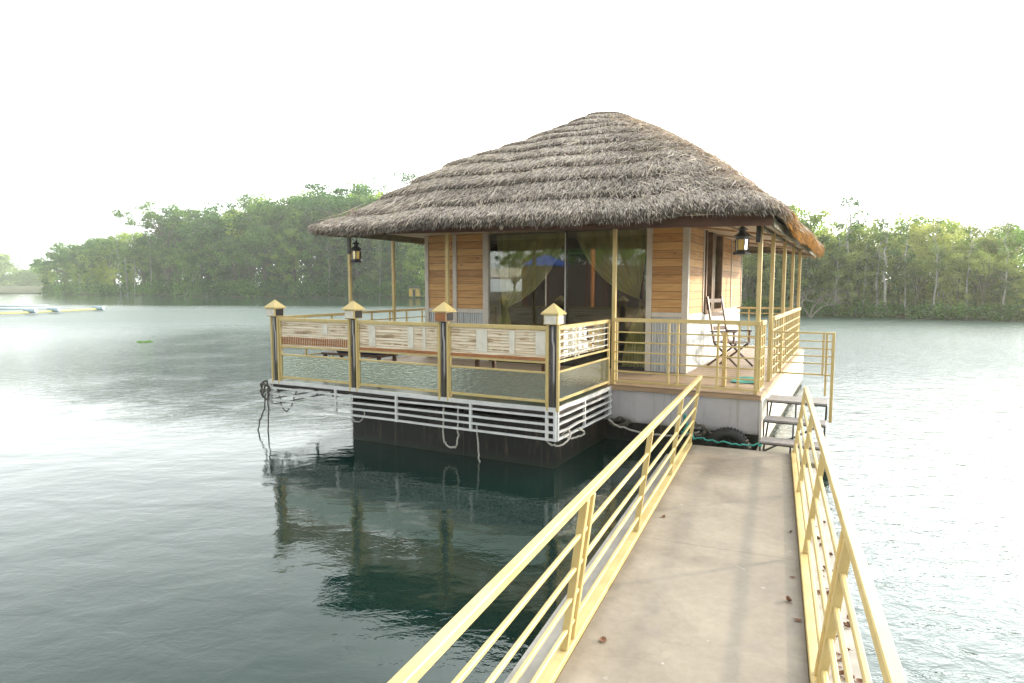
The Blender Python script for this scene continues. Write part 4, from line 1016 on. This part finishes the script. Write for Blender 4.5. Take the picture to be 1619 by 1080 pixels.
ramp_rail(1, 'yellow pipe railing on the right side of the concrete walkway', [(-.05,0),(-1.83,0),(-3.52,0),(-5.3,1),(-7.1,0),(-8.9,1),(-10.7,0),(-12.5,1),(-14.5,0),(-17,0)], .915)
# dry leaves
def leaf_mesh(seed):
    rg = random.Random(seed); m = MB(); n = 7
    L = .055; W2 = .022; cu = rg.uniform(.005,.016)
    for i in range(n+1):
        t = i/n; w__ = W2*math.sin(PI*min(.97,max(.03,t)))**.7
        for s in (-1,0,1): m.v.append(Vector((L*(t-.5), s*w__, cu*(abs(s)*.9 + (2*t-1)**2) + .002)))
    for i in range(n):
        for j in range(2): a = i*3+j; m.f.append((a, a+1, a+4, a+3))
    m.smooth = True
    m.tube([(-L*.5,0,cu+.003),(-L*.85,0.004,cu+.012)], .0014, 4)
    return m.mesh('leaf', LEAFDRY)
LM = [leaf_mesh(i) for i in range(3)]
rg = random.Random(5)
def put_leaf(x, y, z, label, group=None, s=1.0):
    o = bpy.data.objects.new('dry_leaf', LM[rg.randint(0,2)]); link(o)
    o.matrix_world = RAMP @ Matrix.Translation((x,y,z)) @ Matrix.Rotation(rg.uniform(0,2*PI),4,'Z') @ Matrix.Rotation(rg.gauss(0,.2),4,'X') @ Matrix.Scale(s,4)
    o['label'] = label; o['category'] = 'leaf'
    if group: o['group'] = group
for i in range(46):
    put_leaf(HWID+.20+rg.gauss(0,.05), -2.2-2.9*rg.random()**.8, -.097, 'small dark dry leaf on the ledge outside the right walkway railing', 'dry leaves on the right ledge', rg.uniform(.5,1.0))
LEAFDRY2 = simple('reddish_leaf', (.32,.10,.04), (.20,.06,.03), .8, 30)
for (x, y, s, lb) in [(-.50,-3.05,.9,'reddish dry leaf at the left edge of the walkway floor'),(.52,-4.35,1.0,'curled brown leaf by the right railing, nearest of three'),(.55,-3.95,.6,'tiny leaf by the right railing, middle of three'),(.56,-3.0,.6,'brown leaf by the right railing, farthest of three'),(-.48,-5.3,1.0,'small pale pebble-like leaf near the left rail in the foreground'),(.57,-4.6,.8,'dark leaf touching the right base beam')]:
    put_leaf(x, y, .001, lb, None, s)

# ================================================================== FISH RAFT on the left
def fx(px, Y): return kx(px)*Y
T = Thing('fish_raft', 'long yellow pipe boom with pale blue float drums on the water at the left edge', 'raft', (-42, 57, 0), WORLD)
a = Vector((fx(-60,50), 50, .22)); b = Vector((fx(152,63.5), 63.5, .18))
for k in (0, 1):
    o_ = Vector((0, k*1.1, k*.05)); m = MB(); m.tube([a+o_, a.lerp(b,.4)+o_+Vector((0,0,-.06)), b+o_], .075, 8); m.smooth = True; T.part('pipe', m, PIPEY)
for t in (.12,.42,.60,.995):
    c = a.lerp(b, t)+Vector((0,.5,.10)); m = MB(); m.lathe([(0,-.55),(.20,-.53),(.23,-.45),(.23,-.18),(.24,-.16),(.23,-.14),(.23,.14),(.24,.16),(.23,.18),(.23,.45),(.20,.53),(0,.55)], c, 14, 'X'); m.smooth = True; T.part('float_drum', m, DRUM)
for k, (Yk, x1, c_) in enumerate([(70,82,0),(80,78,1)]):
    m = MB(); m.tube([(fx(-60,Yk-4),Yk-4,.10),(fx(x1,Yk),Yk,.10)], .09, 8); m.smooth = True
    q = single('float_line', m, DRUM, ('nearer' if k == 0 else 'farther')+' pale blue float line behind the yellow pipe boom', 'float line', (fx(0,Yk),Yk,0))
m = MB(); m.col = []; leaf_quads(m, Vector((fx(228,27.5),27.5,.03)),   .40, 110, .07, .8, random.Random(3), .06); 
single('floating_weed', m, LEAF1, 'small patch of yellow-green weed floating on the open water', 'water weed', kind='stuff')
# small hut at the left wood's foot, yellow light put into its walls
T = Thing('shore_hut', 'tiny yellow-lit hut at the waterline, seen between the veranda posts', 'hut', (fx(655,138),138,.4), WORLD)
hx, hy = fx(655,138), 138
m = MB(); m.box(hx-1.1,hx+1.1,hy,hy+1.8,.4,2.1); T.part('wall', m, simple('hut_lit_yellow', (.75,.52,.10), (.6,.40,.08), .7, 1))
m = MB(); m.quadbox([(hx-1.4,hy-.3,2.11),(hx+1.4,hy-.3,2.11),(hx+1.4,hy+2.1,2.11),(hx-1.4,hy+2.1,2.11),(hx-1.3,hy+.9,2.75),(hx+1.3,hy+.9,2.75),(hx+1.3,hy+1,2.75),(hx-1.3,hy+1,2.75)]); T.part('roof', m, BARK)
m = MB(); m.box(hx-.3,hx+.3,hy-.03,hy+.0,.42,1.9); T.part('door', m, DARK)

# ================================================================== HOME BANK behind the photographer (seen mirrored in the cottage glass)
PI_ = PLAT.inverted()
def mirror_pt(px, D, z=0.0):          # a point of the home bank, from where the cottage glass shows it
    p = PI_ @ Vector((kx(px)*D, D, 0)); return Vector((p.x, 3.44-p.y, z))
def hz(py, D): return CAM_H + (454.3-py)/1007*D
c = mirror_pt(862, 34)
T = Thing('parasol', 'blue parasol on the home bank, mirrored in the glass doors', 'parasol', (c.x,c.y,.9), PLAT)
m = MB(); m.tube([(c.x,c.y,.9),(c.x,c.y,hz(403,34))], .035, 8); T.part('pole', m, CREAM)
m = MB(); zt = hz(403,34); m.lathe([(0,zt),(.5,zt-.16),(1.3,zt-.52),(1.28,zt-.62),(.5,zt-.2),(0,zt-.05)], (c.x,c.y,0), 8); T.part('canopy', m, BLUEC)
m = MB(); m.box(c.x-.35,c.x+.35,c.y-.35,c.y+.35,.9,1.0); T.part('base', m, DARK)
T = Thing('board_fence', 'dark brown vertical board fence on the home bank, mirrored in the glass doors', 'fence', (mirror_pt(930,42).x,mirror_pt(930,42).y,.9), PLAT)
fa, fb_ = mirror_pt(830,40,.95), mirror_pt(1015,44,.95); 
m = MB(); m.bar(fa+Vector((0,0,1.45)), fb_+Vector((0,0,1.45)), .06, 2.9); T.part('boards', m, FENCEW)
for i in range(7):
    q = fa.lerp(fb_, i/6); m = MB(); m.bar(q, q+Vector((0,0,3.1)), .14); T.part('post', m, DWOOD)
q = mirror_pt(935.5, 33, .9); m = MB(); m.tube([q, q+Vector((0,0,hz(388,33)-.9))], .11, 10); T2 = single('timber_post', m, ORANGE, 'orange-brown timber post on the home bank, mirrored in the glass doors', 'post', q, PLAT)
T = Thing('picket_fence', 'white picket fence on the home bank, mirrored at the left of the glass doors', 'fence', mirror_pt(798,38,.9), PLAT)
fa, fb_ = mirror_pt(768,38), mirror_pt(826,38)
for i in range(16):
    q = fa.lerp(fb_, i/15); m = MB(); m.bar(q+Vector((0,0,hz(441,38))), q+Vector((0,0,hz(424,38))), .09, .03); T.part('picket', m, CREAM)
m = MB(); m.bar(fa+Vector((0,0,hz(440,38))), fb_+Vector((0,0,hz(440,38))), .05, .08); m.bar(fa+Vector((0,0,.9)), fa+Vector((0,0,hz(424,38))), .1); m.bar(fb_+Vector((0,0,.9)), fb_+Vector((0,0,hz(424,38))), .1); T.part('rail', m, DWOOD)
rgb = random.Random(21)
for i, px in enumerate([600,660,720,812,845,872,905,935,965,1000,1040,1090,1150]):
    D = 50+rgb.uniform(-2,5); q = PLAT @ mirror_pt(px, D, .9)
    plant_tree(rgb.choice([B1,B2,BU1]), q.x, q.y, .9, rgb.uniform(4.6,7.0), 1.0, 'leafy tree on the home bank behind the photographer', 'trees on the home bank')

# ================================================================== HAZE
m = MB(); m.box(-599.5, 599.5, -599.5, 599.5, -1.2, 34)
hm = bpy.data.materials.new('haze'); hm.use_nodes = True; n = hm.node_tree; n.nodes.clear()
o_ = n.nodes.new('ShaderNodeOutputMaterial'); pv = n.nodes.new('ShaderNodeVolumePrincipled')
pv.inputs['Color'].default_value = (.97,.975,.89,1); pv.inputs['Density'].default_value = .0008; pv.inputs['Anisotropy'].default_value = .60
n.links.new(pv.outputs[0], o_.inputs['Volume'])
single('haze', m, hm, None, None, kind='stuff')
